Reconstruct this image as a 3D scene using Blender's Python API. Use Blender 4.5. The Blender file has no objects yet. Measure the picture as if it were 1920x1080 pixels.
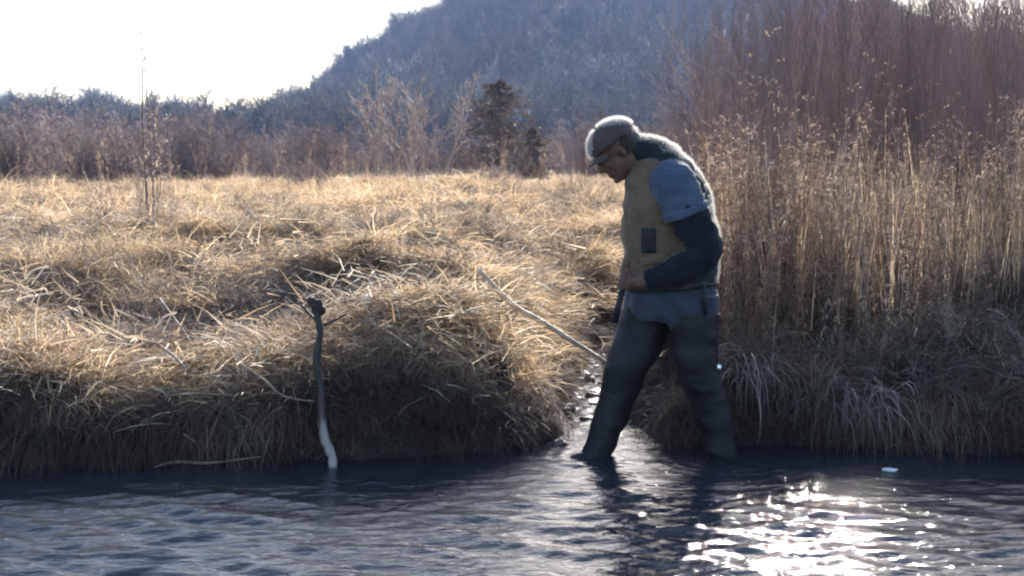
import bpy, bmesh, math, random
import numpy as np
from mathutils import Vector, Matrix, Euler
random.seed(7); rng = np.random.default_rng(7)
R = math.radians
scn = bpy.context.scene
COL = scn.collection

# ------------------------------------------------------------------ camera, sky, sun, exposure
F_PX = 2380.0; HORIZON = 310.0; CAM_H = 1.39; PITCH = math.atan((540 - HORIZON) / F_PX)
cam = bpy.data.cameras.new('camera'); cam_o = bpy.data.objects.new('camera', cam); COL.objects.link(cam_o)
cam.sensor_width = 36; cam.lens = 36 * F_PX / 1920; cam.clip_start = .05; cam.clip_end = 4000
cam_o.location = (0, 0, CAM_H); cam_o.rotation_euler = (R(90) - PITCH, 0, 0)
cam.dof.use_dof = True; cam.dof.focus_distance = 6.3; cam.dof.aperture_fstop = 5.6
scn.camera = cam_o
HAZE_D = .00034
SUN_EL, SUN_AZ = R(26), R(13.2)          # azimuth measured clockwise from +Y
w = bpy.data.worlds.new('World'); scn.world = w; w.use_nodes = True
nt = w.node_tree; nt.nodes.clear()
sky = nt.nodes.new('ShaderNodeTexSky'); sky.sky_type = 'NISHITA'; sky.sun_disc = False
sky.sun_elevation = SUN_EL; sky.sun_rotation = SUN_AZ; sky.air_density = 1.1; sky.dust_density = 1.2; sky.ozone_density = 2.5
bg = nt.nodes.new('ShaderNodeBackground'); bg.inputs['Strength'].default_value = .085
wo = nt.nodes.new('ShaderNodeOutputWorld')
nt.links.new(sky.outputs[0], bg.inputs[0]); nt.links.new(bg.outputs[0], wo.inputs[0])
sl = bpy.data.lights.new('sun', 'SUN'); sl.energy = 5.0; sl.angle = R(.53); sl.color = (1, .95, .88)
so = bpy.data.objects.new('sun', sl); COL.objects.link(so)
sd = Vector((math.sin(SUN_AZ) * math.cos(SUN_EL), math.cos(SUN_AZ) * math.cos(SUN_EL), math.sin(SUN_EL)))
so.rotation_euler = sd.to_track_quat('Z', 'Y').to_euler()
so.location = (10, 30, 60)
vs = scn.view_settings; vs.view_transform = 'Standard'; vs.look = 'None'; vs.gamma = 1; vs.use_curve_mapping = False
vs.exposure = 1.98
cy = scn.cycles
cy.max_bounces = 7; cy.diffuse_bounces = 3; cy.glossy_bounces = 3; cy.transmission_bounces = 5; cy.transparent_max_bounces = 8
cy.volume_bounces = 1; cy.caustics_reflective = False; cy.caustics_refractive = False
cy.use_adaptive_sampling = True; cy.adaptive_threshold = .02; cy.use_denoising = True
cy.pixel_filter_type = 'BLACKMAN_HARRIS'; cy.filter_width = 2.1
cy.sample_clamp_indirect = 6

# ------------------------------------------------------------------ helpers
def ray(px, py):
    """direction of a photograph pixel (1920 wide)"""
    v = Vector(((px - 960) / F_PX, 1, -(py - 540) / F_PX))
    return Matrix.Rotation(-PITCH, 3, 'X') @ v
def P(px, py, D):
    v = ray(px, py); v = v * (D / v.y); return Vector((v.x, D, CAM_H + v.z))

def tag(o, label=None, cat=None, group=None, kind=None):
    if label: o['label'] = label
    if cat: o['category'] = cat
    if group: o['group'] = group
    if kind: o['kind'] = kind
    return o
def mesh_obj(name, V, Fc, mat, parent=None, smooth=True, col=None):
    me = bpy.data.meshes.new(name); me.from_pydata([tuple(v) for v in V], [], [tuple(f) for f in Fc])
    if smooth: me.polygons.foreach_set('use_smooth', [True] * len(me.polygons))
    if mat: me.materials.append(mat)
    o = bpy.data.objects.new(name, me); (col or COL).objects.link(o)
    if parent: o.parent = parent
    return o
def empty(name, loc=(0, 0, 0), rz=0):
    o = bpy.data.objects.new(name, None); o.empty_display_size = .1; COL.objects.link(o)
    o.location = loc; o.rotation_euler = (0, 0, rz); return o
def copy_thing(root, loc, rot, scale, label, group=None):
    r = root.copy(); COL.objects.link(r); r.location = loc; r.rotation_euler = rot; r.scale = scale
    r['label'] = label
    if group: r['group'] = group
    for ch in list(root.children):
        c = ch.copy(); COL.objects.link(c); c.parent = r
        for g in ch.children:
            d = g.copy(); COL.objects.link(d); d.parent = c
    return r

def hash2(ix, iy, s):
    n = (ix * 374761393 + iy * 668265263 + s * 1442695041) & 0x7fffffff
    n = (n ^ (n >> 13)) * 1274126177 & 0x7fffffff
    return ((n ^ (n >> 16)) & 0xffff) / 65535.0
def vnoise(x, y, s=0):
    x = np.asarray(x, float); y = np.asarray(y, float)
    ix = np.floor(x).astype(np.int64); iy = np.floor(y).astype(np.int64); fx = x - ix; fy = y - iy
    fx = fx * fx * (3 - 2 * fx); fy = fy * fy * (3 - 2 * fy)
    a = hash2(ix, iy, s); b = hash2(ix + 1, iy, s); c = hash2(ix, iy + 1, s); d = hash2(ix + 1, iy + 1, s)
    return (a * (1 - fx) + b * fx) * (1 - fy) + (c * (1 - fx) + d * fx) * fy
def fbm(x, y, s=0, o=4):
    t = 0; a = .5
    for k in range(o):
        t = t + a * vnoise(x * 2 ** k, y * 2 ** k, s + k * 17); a *= .5
    return t
def sstep(a, b, x):
    t = np.clip((x - a) / (b - a), 0, 1); return t * t * (3 - 2 * t)

# ------------------------------------------------------------------ materials
def mat_new(name):
    m = bpy.data.materials.new(name); m.use_nodes = True; m.node_tree.nodes.clear()
    return m, m.node_tree.nodes, m.node_tree.links
def ramp(N, cols):
    r = N.new('ShaderNodeValToRGB'); e = r.color_ramp.elements
    while len(e) > 1: e.remove(e[-1])
    e[0].position = cols[0][0]; e[0].color = (*cols[0][1], 1)
    for p, c in cols[1:]:
        k = e.new(p); k.color = (*c, 1)
    return r
def dry_mat(name, cols, transl=.35, scale=1.2, rough=.8, mix=.5):
    """dead plant matter: per-plant and per-patch colour, light passes through the blade"""
    m, N, L = mat_new(name)
    oi = N.new('ShaderNodeObjectInfo'); g = N.new('ShaderNodeNewGeometry')
    nz = N.new('ShaderNodeTexNoise'); nz.inputs['Scale'].default_value = scale; nz.inputs['Detail'].default_value = 5
    mpp = N.new('ShaderNodeMapping'); mpp.inputs['Scale'].default_value = (.75, 1.5, 1); L.new(g.outputs['Position'], mpp.inputs[0]); L.new(mpp.outputs[0], nz.inputs['Vector'])
    a = N.new('ShaderNodeMath'); a.operation = 'MULTIPLY'; a.inputs[1].default_value = mix; L.new(oi.outputs['Random'], a.inputs[0])
    b = N.new('ShaderNodeMath'); b.operation = 'MULTIPLY_ADD'; b.inputs[1].default_value = (1 - mix) * 3.2; b.inputs[2].default_value = -(1 - mix) * 1.1
    L.new(nz.outputs['Fac'], b.inputs[0])
    c = N.new('ShaderNodeMath'); c.operation = 'ADD'; L.new(a.outputs[0], c.inputs[0]); L.new(b.outputs[0], c.inputs[1])
    isl = N.new('ShaderNodeMath'); isl.operation = 'MULTIPLY_ADD'; isl.inputs[1].default_value = .35; isl.inputs[2].default_value = -.17
    L.new(g.outputs['Random Per Island'], isl.inputs[0])
    d = N.new('ShaderNodeMath'); d.operation = 'ADD'; L.new(c.outputs[0], d.inputs[0]); L.new(isl.outputs[0], d.inputs[1])
    r = ramp(N, cols); L.new(d.outputs[0], r.inputs[0])
    di = N.new('ShaderNodeBsdfPrincipled'); di.inputs['Roughness'].default_value = rough; L.new(r.outputs[0], di.inputs['Base Color'])
    di.inputs['Specular IOR Level'].default_value = .2
    out = N.new('ShaderNodeOutputMaterial')
    if transl > 0:
        tr = N.new('ShaderNodeBsdfTranslucent'); L.new(r.outputs[0], tr.inputs['Color'])
        mx = N.new('ShaderNodeMixShader'); mx.inputs[0].default_value = transl
        L.new(di.outputs[0], mx.inputs[1]); L.new(tr.outputs[0], mx.inputs[2]); L.new(mx.outputs[0], out.inputs[0])
    else: L.new(di.outputs[0], out.inputs[0])
    return m
def surf(name, c1, c2, scale=8, rough=.7, bump=.3, bscale=None, spec=.2, sheen=0, detail=6, stretch=(1, 1, 1), metallic=0, world=False):
    m, N, L = mat_new(name)
    tc = N.new('ShaderNodeTexCoord'); mp = N.new('ShaderNodeMapping'); mp.inputs['Scale'].default_value = stretch
    if world:
        gg = N.new('ShaderNodeNewGeometry'); L.new(gg.outputs['Position'], mp.inputs[0])
    else: L.new(tc.outputs['Object'], mp.inputs[0])
    nz = N.new('ShaderNodeTexNoise'); nz.inputs['Scale'].default_value = scale; nz.inputs['Detail'].default_value = detail
    L.new(mp.outputs[0], nz.inputs['Vector'])
    r = ramp(N, [(.32, c1), (.68, c2)]); L.new(nz.outputs['Fac'], r.inputs[0])
    b = N.new('ShaderNodeBsdfPrincipled'); L.new(r.outputs[0], b.inputs['Base Color']); b.inputs['Roughness'].default_value = rough
    b.inputs['Specular IOR Level'].default_value = spec; b.inputs['Metallic'].default_value = metallic
    if sheen: b.inputs['Sheen Weight'].default_value = sheen; b.inputs['Sheen Roughness'].default_value = .35
    n2 = N.new('ShaderNodeTexNoise'); n2.inputs['Scale'].default_value = bscale or scale * 4; n2.inputs['Detail'].default_value = 6
    L.new(mp.outputs[0], n2.inputs['Vector'])
    bp = N.new('ShaderNodeBump'); bp.inputs['Strength'].default_value = bump; bp.inputs['Distance'].default_value = .02
    L.new(n2.outputs['Fac'], bp.inputs['Height']); L.new(bp.outputs[0], b.inputs['Normal'])
    o = N.new('ShaderNodeOutputMaterial'); L.new(b.outputs[0], o.inputs[0]); return m

STRAW = [(0, (.09, .062, .048)), (.2, (.22, .15, .10)), (.4, (.44, .31, .18)), (.58, (.62, .46, .28)), (.78, (.70, .56, .39)), (1, (.50, .31, .20))]
M = {}
M['straw'] = dry_mat('straw', STRAW, .42, 1.6, mix=.4)
M['lip'] = dry_mat('lip_grass', [(0, (.028, .020, .020)), (.45, (.065, .044, .036)), (.75, (.14, .095, .065)), (1, (.34, .25, .17))], .12, 1.6)  # hanging grass: shade of the bank face is put into these colours
M['litter'] = dry_mat('dead_leaf_litter', [(0, (.16, .11, .08)), (.35, (.34, .24, .17)), (.65, (.58, .46, .33)), (1, (.74, .64, .50))], .3, 2.0)
M['wetgrass'] = dry_mat('wet_dead_grass', [(0, (.05, .036, .03)), (.45, (.12, .085, .065)), (.8, (.22, .165, .13)), (1, (.42, .34, .27))], .15, 2.2)  # darker dead grass: shade under weeds and bank painted into the colour
M['sedge'] = dry_mat('grey_sedge', [(0, (.10, .085, .075)), (.4, (.20, .16, .14)), (.75, (.34, .28, .24)), (1, (.55, .48, .40))], .2, 2.5)
M['weed'] = dry_mat('dry_weed', [(0, (.10, .065, .052)), (.3, (.21, .14, .105)), (.6, (.40, .29, .21)), (1, (.66, .54, .41))], .35, 1.4)
M['rust'] = dry_mat('rust_weed', [(0, (.13, .075, .055)), (.5, (.27, .155, .10)), (1, (.46, .31, .20))], .35, 1.6)
M['twig'] = dry_mat('twigs', [(0, (.10, .075, .07)), (.5, (.18, .135, .125)), (1, (.28, .21, .195))], 0, .25)
M['redtwig'] = dry_mat('red_twigs', [(0, (.15, .095, .088)), (.5, (.25, .165, .155)), (1, (.35, .25, .235))], 0, .22)
M['paletwig'] = dry_mat('pale_twigs', [(0, (.26, .20, .17)), (.5, (.37, .29, .25)), (1, (.48, .40, .35))], .15, .3)
M['bark'] = dry_mat('hill_bark', [(0, (.028, .026, .028)), (.5, (.055, .05, .05)), (1, (.12, .11, .11))], 0, .03)
M['palebark'] = dry_mat('pale_bark', [(0, (.24, .23, .22)), (1, (.50, .48, .46))], 0, .1)
M['needle'] = dry_mat('bronzed_needles', [(0, (.08, .055, .035)), (.5, (.14, .095, .06)), (1, (.19, .13, .08))], .15, .8)
M['pine'] = dry_mat('dark_needles', [(0, (.02, .035, .025)), (1, (.04, .06, .04))], .1, .2)
M['mud'] = surf('mud', (.03, .024, .024), (.07, .052, .045), 5, .75, .9, 30, world=True)
M['stick'] = surf('weathered_stick', (.15, .115, .09), (.38, .31, .245), 14, .7, .5, 60)
M['darkstick'] = surf('dark_wet_bark', (.03, .022, .02), (.075, .055, .05), 20, .6, .8, 60)
M['peeled'] = surf('peeled_wood', (.12, .105, .10), (.34, .31, .30), 12, .45, .4, 50)
M['stone'] = surf('stone', (.05, .045, .04), (.20, .17, .15), 16, .65, .6, 50)
M['foam'] = surf('foam', (.6, .58, .54), (.8, .79, .76), 30, .6, .6, 80)

def stake_mat():
    m, N, L = mat_new('half_peeled_wood')
    g = N.new('ShaderNodeNewGeometry'); sp = N.new('ShaderNodeSeparateXYZ'); L.new(g.outputs['Position'], sp.inputs[0])
    mp = N.new('ShaderNodeMapping'); mp.inputs['Scale'].default_value = (40, 40, 9); L.new(g.outputs['Position'], mp.inputs[0])
    n = N.new('ShaderNodeTexNoise'); n.inputs['Scale'].default_value = 1; n.inputs['Detail'].default_value = 7; L.new(mp.outputs[0], n.inputs['Vector'])
    a = N.new('ShaderNodeMath'); a.operation = 'MULTIPLY_ADD'; a.inputs[1].default_value = -4.0; a.inputs[2].default_value = .95; L.new(sp.outputs['Z'], a.inputs[0])
    b = N.new('ShaderNodeMath'); b.operation = 'MULTIPLY_ADD'; b.inputs[1].default_value = 1.1; L.new(n.outputs[0], b.inputs[0]); L.new(a.outputs[0], b.inputs[2])
    r = ramp(N, [(0, (.02, .015, .014)), (.5, (.05, .038, .034)), (.78, (.20, .17, .155)), (1, (.36, .32, .30))]); L.new(b.outputs[0], r.inputs[0])
    p = N.new('ShaderNodeBsdfPrincipled'); p.inputs['Roughness'].default_value = .55; L.new(r.outputs[0], p.inputs['Base Color'])
    bp = N.new('ShaderNodeBump'); bp.inputs['Strength'].default_value = .9; bp.inputs['Distance'].default_value = .01; L.new(n.outputs[0], bp.inputs['Height']); L.new(bp.outputs[0], p.inputs['Normal'])
    o = N.new('ShaderNodeOutputMaterial'); L.new(p.outputs[0], o.inputs[0]); return m
M['stake'] = stake_mat()
# ground: mud in the stream, thatch-brown soil inland, leaf-brown forest floor
def ground_mat():
    m, N, L = mat_new('ground')
    g = N.new('ShaderNodeNewGeometry')
    n1 = N.new('ShaderNodeTexNoise'); n1.inputs['Scale'].default_value = 2.2; n1.inputs['Detail'].default_value = 8
    L.new(g.outputs['Position'], n1.inputs['Vector'])
    mp = N.new('ShaderNodeMapping'); mp.inputs['Scale'].default_value = (9, 30, 30); mp.inputs['Rotation'].default_value = (0, 0, .25)
    L.new(g.outputs['Position'], mp.inputs[0])
    n2 = N.new('ShaderNodeTexNoise'); n2.inputs['Scale'].default_value = 1; n2.inputs['Detail'].default_value = 8; L.new(mp.outputs[0], n2.inputs['Vector'])
    r1 = ramp(N, [(.3, (.10, .065, .04)), (.5, (.20, .135, .075)), (.7, (.34, .24, .13))]); L.new(n2.outputs['Fac'], r1.inputs[0])
    r2 = ramp(N, [(.3, (.022, .017, .018)), (.7, (.05, .037, .035))]); L.new(n1.outputs['Fac'], r2.inputs[0])
    sp = N.new('ShaderNodeSeparateXYZ'); L.new(g.outputs['Position'], sp.inputs[0])
    mr = N.new('ShaderNodeMapRange'); mr.inputs[1].default_value = .36; mr.inputs[2].default_value = .52; L.new(sp.outputs['Z'], mr.inputs[0])
    mx = N.new('ShaderNodeMix'); mx.data_type = 'RGBA'; L.new(mr.outputs[0], mx.inputs[0]); L.new(r2.outputs[0], mx.inputs[6]); L.new(r1.outputs[0], mx.inputs[7])
    far = N.new('ShaderNodeMapRange'); far.inputs[1].default_value = 60; far.inputs[2].default_value = 160; L.new(sp.outputs['Y'], far.inputs[0])
    r3 = ramp(N, [(.3, (.07, .055, .045)), (.7, (.14, .11, .09))]); L.new(n1.outputs['Fac'], r3.inputs[0])
    m2 = N.new('ShaderNodeMix'); m2.data_type = 'RGBA'; L.new(far.outputs[0], m2.inputs[0]); L.new(mx.outputs[2], m2.inputs[6]); L.new(r3.outputs[0], m2.inputs[7])
    b = N.new('ShaderNodeBsdfPrincipled'); b.inputs['Roughness'].default_value = .9; b.inputs['Specular IOR Level'].default_value = .1; L.new(m2.outputs[2], b.inputs['Base Color'])
    bp = N.new('ShaderNodeBump'); bp.inputs['Strength'].default_value = 1; bp.inputs['Distance'].default_value = .03
    L.new(n2.outputs['Fac'], bp.inputs['Height']); L.new(bp.outputs[0], b.inputs['Normal'])
    o = N.new('ShaderNodeOutputMaterial'); L.new(b.outputs[0], o.inputs[0]); return m
M['ground'] = ground_mat()

def water_mat():
    m, N, L = mat_new('stream_water')
    g = N.new('ShaderNodeNewGeometry')
    def nz(sx, sy, sc, rot=0, det=3):
        mp = N.new('ShaderNodeMapping'); mp.inputs['Scale'].default_value = (sx, sy, 1); mp.inputs['Rotation'].default_value = (0, 0, rot)
        L.new(g.outputs['Position'], mp.inputs[0])
        n = N.new('ShaderNodeTexNoise'); n.inputs['Scale'].default_value = sc; n.inputs['Detail'].default_value = det; n.inputs['Distortion'].default_value = .6
        L.new(mp.outputs[0], n.inputs['Vector']); return n
    a = nz(1, 2.6, 13, .08); b = nz(1, 2.2, 34, -.15, 2)
    ad = N.new('ShaderNodeMath'); ad.operation = 'MULTIPLY_ADD'; ad.inputs[1].default_value = .28; L.new(b.outputs[0], ad.inputs[0]); L.new(a.outputs[0], ad.inputs[2])
    bp = N.new('ShaderNodeBump'); bp.inputs['Strength'].default_value = .6; bp.inputs['Distance'].default_value = .009; L.new(ad.outputs[0], bp.inputs['Height'])
    gl = N.new('ShaderNodeBsdfPrincipled'); gl.inputs['Base Color'].default_value = (.032, .036, .047, 1)
    gl.inputs['Roughness'].default_value = .06; gl.inputs['IOR'].default_value = 1.45; gl.inputs['Specular IOR Level'].default_value = .5
    L.new(bp.outputs[0], gl.inputs['Normal'])
    rf = N.new('ShaderNodeBsdfGlass'); rf.inputs['IOR'].default_value = 1.333; rf.inputs['Color'].default_value = (.55, .5, .42, 1); rf.inputs['Roughness'].default_value = .02
    L.new(bp.outputs[0], rf.inputs['Normal'])
    mx = N.new('ShaderNodeMixShader'); mx.inputs[0].default_value = .25
    L.new(gl.outputs[0], mx.inputs[1]); L.new(rf.outputs[0], mx.inputs[2])
    o = N.new('ShaderNodeOutputMaterial'); L.new(mx.outputs[0], o.inputs[0]); return m
M['water'] = water_mat()

# ------------------------------------------------------------------ terrain
BX = [-80, -20, -6, -3, -1.8, -.9, -.35, 0, .25, .40, .60, .70, 1.3, 1.9, 3, 6, 20, 80]
BY = [9, 7.5, 6.2, 5.75, 5.82, 5.95, 6.0, 6.2, 6.45, 6.75, 6.75, 6.22, 6.3, 6.12, 5.9, 6.3, 7, 9]
def bank_line(x): return np.interp(x, BX, BY)
CHX = [(.5, 6.2), (.47, 7.2), (.51, 8.2), (.64, 9.2), (1.0, 10.4), (1.8, 12)]
def chan_dist(x, y):
    d = np.full(np.shape(x), 1e9)
    for (x0, y0), (x1, y1) in zip(CHX[:-1], CHX[1:]):
        vx, vy = x1 - x0, y1 - y0; l2 = vx * vx + vy * vy
        t = np.clip(((x - x0) * vx + (y - y0) * vy) / l2, 0, 1)
        dd = np.hypot(x - x0 - t * vx, y - y0 - t * vy)
        d = np.minimum(d, dd)
    hw = np.interp(y, [6, 7, 8.5, 9.8, 11, 12], [.26, .15, .10, .07, .03, -.1])
    return d - hw
RX = [-1500, -600, 0, 240, 360, 480, 560, 640, 740, 860, 1000, 1200, 1400, 1580, 1680, 1920, 2600, 3600]
RY = [165, 175, 190, 196, 215, 206, 172, 122, 66, 8, -40, -60, -40, -2, 32, 100, 170, 190]
def ridge_z(xa):
    """height of the ridge at 450 m for a bearing x/y"""
    px = 960 + F_PX * xa
    return CAM_H + (HORIZON - np.interp(px, RX, RY)) / F_PX * 450 - 12.5
def ground_z(x, y):
    x = np.asarray(x, float); y = np.asarray(y, float)
    wob = (fbm(x * 3, y * 3, 5, 3) - .45) * .22
    db = y - bank_line(x) + wob * sstep(4, 5.5, y)
    hb = np.interp(x, [-3, -1.9, -1.1, -.5, 0, .3, .7, 1.2, 3], [.36, .36, .42, .52, .40, .2, .25, .34, .4])
    fb = np.where(db > 0, hb * sstep(-.02, .11, db) + .22 * sstep(.3, 3.5, db) + .12 * sstep(3, 18, db), -.42 * sstep(0, .8, -db))
    dc = chan_dist(x, y) + wob * .35
    fc = np.where(dc > 0, .13 * sstep(0, .1, dc) + .42 * sstep(.05, .75, dc) + .6 * sstep(.5, 3, dc), -.1 * sstep(0, .15, -dc))
    z = np.minimum(fb, fc)
    land = sstep(.05, .4, z)
    tus = np.maximum(fbm(x * 1.7, y * 2.2, 9, 3) - .38, 0)
    mo = sstep(.38, .72, vnoise(x * 1.0 + y * .3, y * 1.9, 101)) * .20 + sstep(.45, .75, vnoise(x * 2.3, y * 3.8, 102)) * .12
    z = z + land * mo * sstep(0, .6, np.minimum(db, dc + .2)) - land * .1
    z = z + land * (tus * .45 + (fbm(x * 5, y * 6.5, 3, 3) - .45) * .17 - .07)
    # hollows in the sedge behind the bank
    z = z - .16 * np.exp(-(((x + 1.55) / .8) ** 2 + ((y - 7.4) / .55) ** 2)) - .15 * np.exp(-(((x + .8) / .6) ** 2 + ((y - 7.5) / .4) ** 2))
    for fx, fy, fz in ((.385, 6.0, -.075), (.93, 5.91, -.115)):
        wgt = np.exp(-((x - fx) ** 2 + (y - fy) ** 2) / .05); z = z * (1 - wgt) + np.minimum(fz, z + 1) * wgt
    # near shore the camera stands on
    near = sstep(1.5, .2, y + (fbm(x, y, 31, 2) - .4) * .5); z = np.where(y < 2.6, -.42 + near * .72, z)
    # the wooded hill
    ys = np.maximum(y, 60.); xa = x / ys
    rz = np.maximum(ridge_z(xa), 6)
    up = sstep(190, 455, y) * .75 + sstep(230, 450, y) * .25
    hill = rz * up * (1 - .5 * sstep(455, 800, y)) + (fbm(x / 40, y / 40, 77, 4) - .47) * 9 * sstep(200, 300, y) * (1 - .7 * sstep(400, 450, y))
    return z + np.where(y > 150, hill, 0) + np.where(y > 18, (fbm(x / 12, y / 12, 41, 3) - .45) * .5 * sstep(18, 50, y), 0)
def gz(x, y): return float(ground_z(np.array([x]), np.array([y]))[0])

def spread_axis(fine0, fine1, step, lo, hi, g=1.09):
    a = list(np.arange(fine0, fine1, step)); s = step; v = fine1
    while v < hi: a.append(v); s *= g; v += s
    a.append(hi); s = step; v = fine0; b = []
    while v > lo:
        s *= g; v -= s; b.append(max(v, lo))
    return np.array(sorted(set(b + a)))
ax = spread_axis(-3.4, 3.6, .035, -800, 800, 1.07); ay = spread_axis(5.2, 10.5, .035, -150, 850, 1.045)
XX, YY = np.meshgrid(ax, ay); ZZ = ground_z(XX, YY)
def grid_mesh(name, XX, YY, ZZ, mat):
    nr, nc = XX.shape
    me = bpy.data.meshes.new(name); V = np.stack([XX, YY, ZZ], -1).reshape(-1, 3)
    i = np.arange(nr * nc).reshape(nr, nc)
    Fc = np.stack([i[:-1, :-1], i[:-1, 1:], i[1:, 1:], i[1:, :-1]], -1).reshape(-1, 4)
    me.vertices.add(len(V)); me.vertices.foreach_set('co', V.ravel())
    me.loops.add(Fc.size); me.loops.foreach_set('vertex_index', Fc.ravel())
    me.polygons.add(len(Fc)); me.polygons.foreach_set('loop_start', np.arange(0, Fc.size, 4))
    me.polygons.foreach_set('use_smooth', np.ones(len(Fc), bool)); me.update(); me.validate()
    me.materials.append(mat); o = bpy.data.objects.new(name, me); COL.objects.link(o); return o
tag(grid_mesh('ground', XX, YY, ZZ, M['ground']), 'marshy ground, stream bed and wooded hillside', kind='structure')

# water: real ripples near, one sheet
wx = spread_axis(-2.9, 3.1, .022, -75, 75, 1.12); wy = spread_axis(3.6, 9.3, .016, .0, 12.5, 1.1)
WX, WY = np.meshgrid(wx, wy)
def waves(x, y):
    h = np.zeros_like(x); r = np.random.default_rng(3)
    amp = .18 + 1.4 * sstep(5.75 - .12 * np.sin(x * 2), 4.9, y) + .9 * np.exp(-((x - .35) / .5) ** 2) * sstep(6.6, 5.8, y) * sstep(4.9, 5.5, y)
    amp = amp * (.5 + .9 * vnoise(x * 1.3, y * 2.6, 12))
    for k in range(26):
        lam = .032 * 1.12 ** k * (1 + .1 * r.random()); lam = lam if lam < .34 else .04 + .2 * r.random()
        th = R(90) + r.normal() * .27 + .08
        kx, ky = math.cos(th) * 2 * math.pi / lam, math.sin(th) * 2 * math.pi / lam
        wpx = (vnoise(x * 1.5 / lam * .2, y * 1.5 / lam * .2, 50 + k) - .5) * 5
        h += .0062 * lam * np.sin(kx * x + ky * y + r.random() * 6 + wpx)
    h = h * amp
    ch = sstep(.3, .0, np.abs(x - np.interp(y, [6.2, 7.2, 8.2, 9.2], [.5, .47, .51, .64]))) * sstep(6.2, 6.5, y)
    h = h + ch * ((vnoise(x * 26, y * 14, 4) - .5) * .022 + (vnoise(x * 55, y * 30, 6) - .5) * .008)
    for fx, fy in ((.37, 6.0), (.97, 5.92), (-.84, 5.78)):
        d = np.hypot(x - fx, (y - fy)); h = h + .006 * np.sin(d * 2 * math.pi / .075 + 3 * vnoise(x * 4, y * 4, 8)) * np.exp(-d / .22) * sstep(.03, .1, d)
    return h
WZ = waves(WX, WY)
far_fade = (np.abs(WX) < 6) & (WY > 1)
WZ = np.where(far_fade, WZ, WZ * .3)
tag(grid_mesh('water', WX, WY, WZ, M['water']), 'dark rippled stream water with sun glitter', kind='structure')

# ------------------------------------------------------------------ plant meshes
LIB = bpy.data.collections.new('plant_library')      # never linked to the scene: sources for the mass plants
def lib_col(name): return bpy.data.collections.new(name)
def blades(n, lmin, lmax, wd, spread, el0, el1, droop, r, seg=4, az=None, azs=math.pi, z0=0):
    V = []; Fc = []
    for i in range(n):
        a = (az if az is not None else 0) + r.uniform(-azs, azs); L = r.uniform(lmin, lmax); e = r.uniform(el0, el1)
        px = r.gauss(0, spread); py = r.gauss(0, spread); p = Vector((px, py, z0 - .01)); wv = r.uniform(.6, 1.3) * wd
        d_a = r.uniform(-.5, .5); dr = droop * r.uniform(.4, 1.5); b = len(V); twist = r.uniform(-.9, .9)
        for k in range(seg + 1):
            t = k / seg
            s = Vector((-math.sin(a), math.cos(a), twist)).normalized() * wv * (1 - t * .85)
            V += [p - s, p + s]
            dv = Vector((math.cos(a) * math.cos(e), math.sin(a) * math.cos(e), math.sin(e))) * (L / seg)
            p = p + dv; e -= dr / seg * (1 + t); a += d_a / seg
        for k in range(seg): Fc.append((b + 2 * k, b + 2 * k + 1, b + 2 * k + 3, b + 2 * k + 2))
    return V, Fc
class Tree:
    def __init__(s, seed): s.V = []; s.F = []; s.r = random.Random(seed); s.LV = []; s.LF = []
    def tube(s, pts, radii, n=3):
        b = len(s.V)
        for i, p in enumerate(pts):
            d = (pts[min(i + 1, len(pts) - 1)] - pts[max(i - 1, 0)]).normalized()
            u = d.orthogonal().normalized(); v = d.cross(u)
            for k in range(n):
                a = 2 * math.pi * k / n; s.V.append(p + (u * math.cos(a) + v * math.sin(a)) * radii[i])
        for i in range(len(pts) - 1):
            for k in range(n): s.F.append((b + i * n + k, b + i * n + (k + 1) % n, b + (i + 1) * n + (k + 1) % n, b + (i + 1) * n + k))
    def grow(s, p, d, L, rad, lev, cfg, sides=5):
        r = s.r; nseg = cfg['seg'][lev]; pts = [p.copy()]; dirs = []
        for i in range(nseg):
            d = (d + Vector((r.gauss(0, 1), r.gauss(0, 1), r.gauss(0, 1))) * cfg['wig'][lev] + Vector((0, 0, cfg['up'][lev]))).normalized()
            p = p + d * L / nseg; pts.append(p.copy()); dirs.append(d.copy())
        tip = cfg.get('tip', .25)
        s.tube(pts, [rad * (1 - (1 - tip) * i / nseg) for i in range(nseg + 1)], sides if lev == 0 else 3)
        if lev + 1 < len(cfg['seg']):
            n = cfg['n'][lev]; lo = cfg['lo'][lev]
            for j in range(n):
                t = lo + (1 - lo) * (j + r.random()) / n; i = min(int(t * nseg), nseg - 1); q = pts[i].lerp(pts[i + 1], t * nseg - i)
                ax = dirs[i].orthogonal().normalized(); ax.rotate(Matrix.Rotation(r.uniform(0, 6.28), 3, dirs[i]))
                ang = R(r.uniform(*cfg['ang'][lev])); nd = dirs[i].copy(); nd.rotate(Matrix.Rotation(ang, 3, ax))
                s.grow(q, nd, L * cfg['len'][lev] * r.uniform(.6, 1.2) * (1 - .45 * t), max(rad * cfg['rad'][lev], cfg['minr']), lev + 1, cfg)
        if lev >= cfg.get('leaf_lev', 99):
            for i in range(cfg['leaf_n']):
                t = r.uniform(.15, 1); k = min(int(t * nseg), nseg - 1); q = pts[k].lerp(pts[k + 1], t * nseg - k)
                s.leaf(q + Vector((r.gauss(0, 1), r.gauss(0, 1), r.gauss(0, 1))) * cfg['leaf_sp'], cfg['leaf_s'] * r.uniform(.5, 1.4))
    def leaf(s, q, sz):
        r = s.r; a = Vector((r.gauss(0, 1), r.gauss(0, 1), r.gauss(0, 1))).normalized(); b = a.orthogonal().normalized() * sz * .45
        b.rotate(Matrix.Rotation(r.uniform(0, 6.28), 3, a)); k = len(s.LV); a *= sz
        s.LV += [q - a * .5, q + b * .5, q + a * .5, q - b * .5]; s.LF.append((k, k + 1, k + 2, k + 3))

r0 = random.Random(5)
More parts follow.
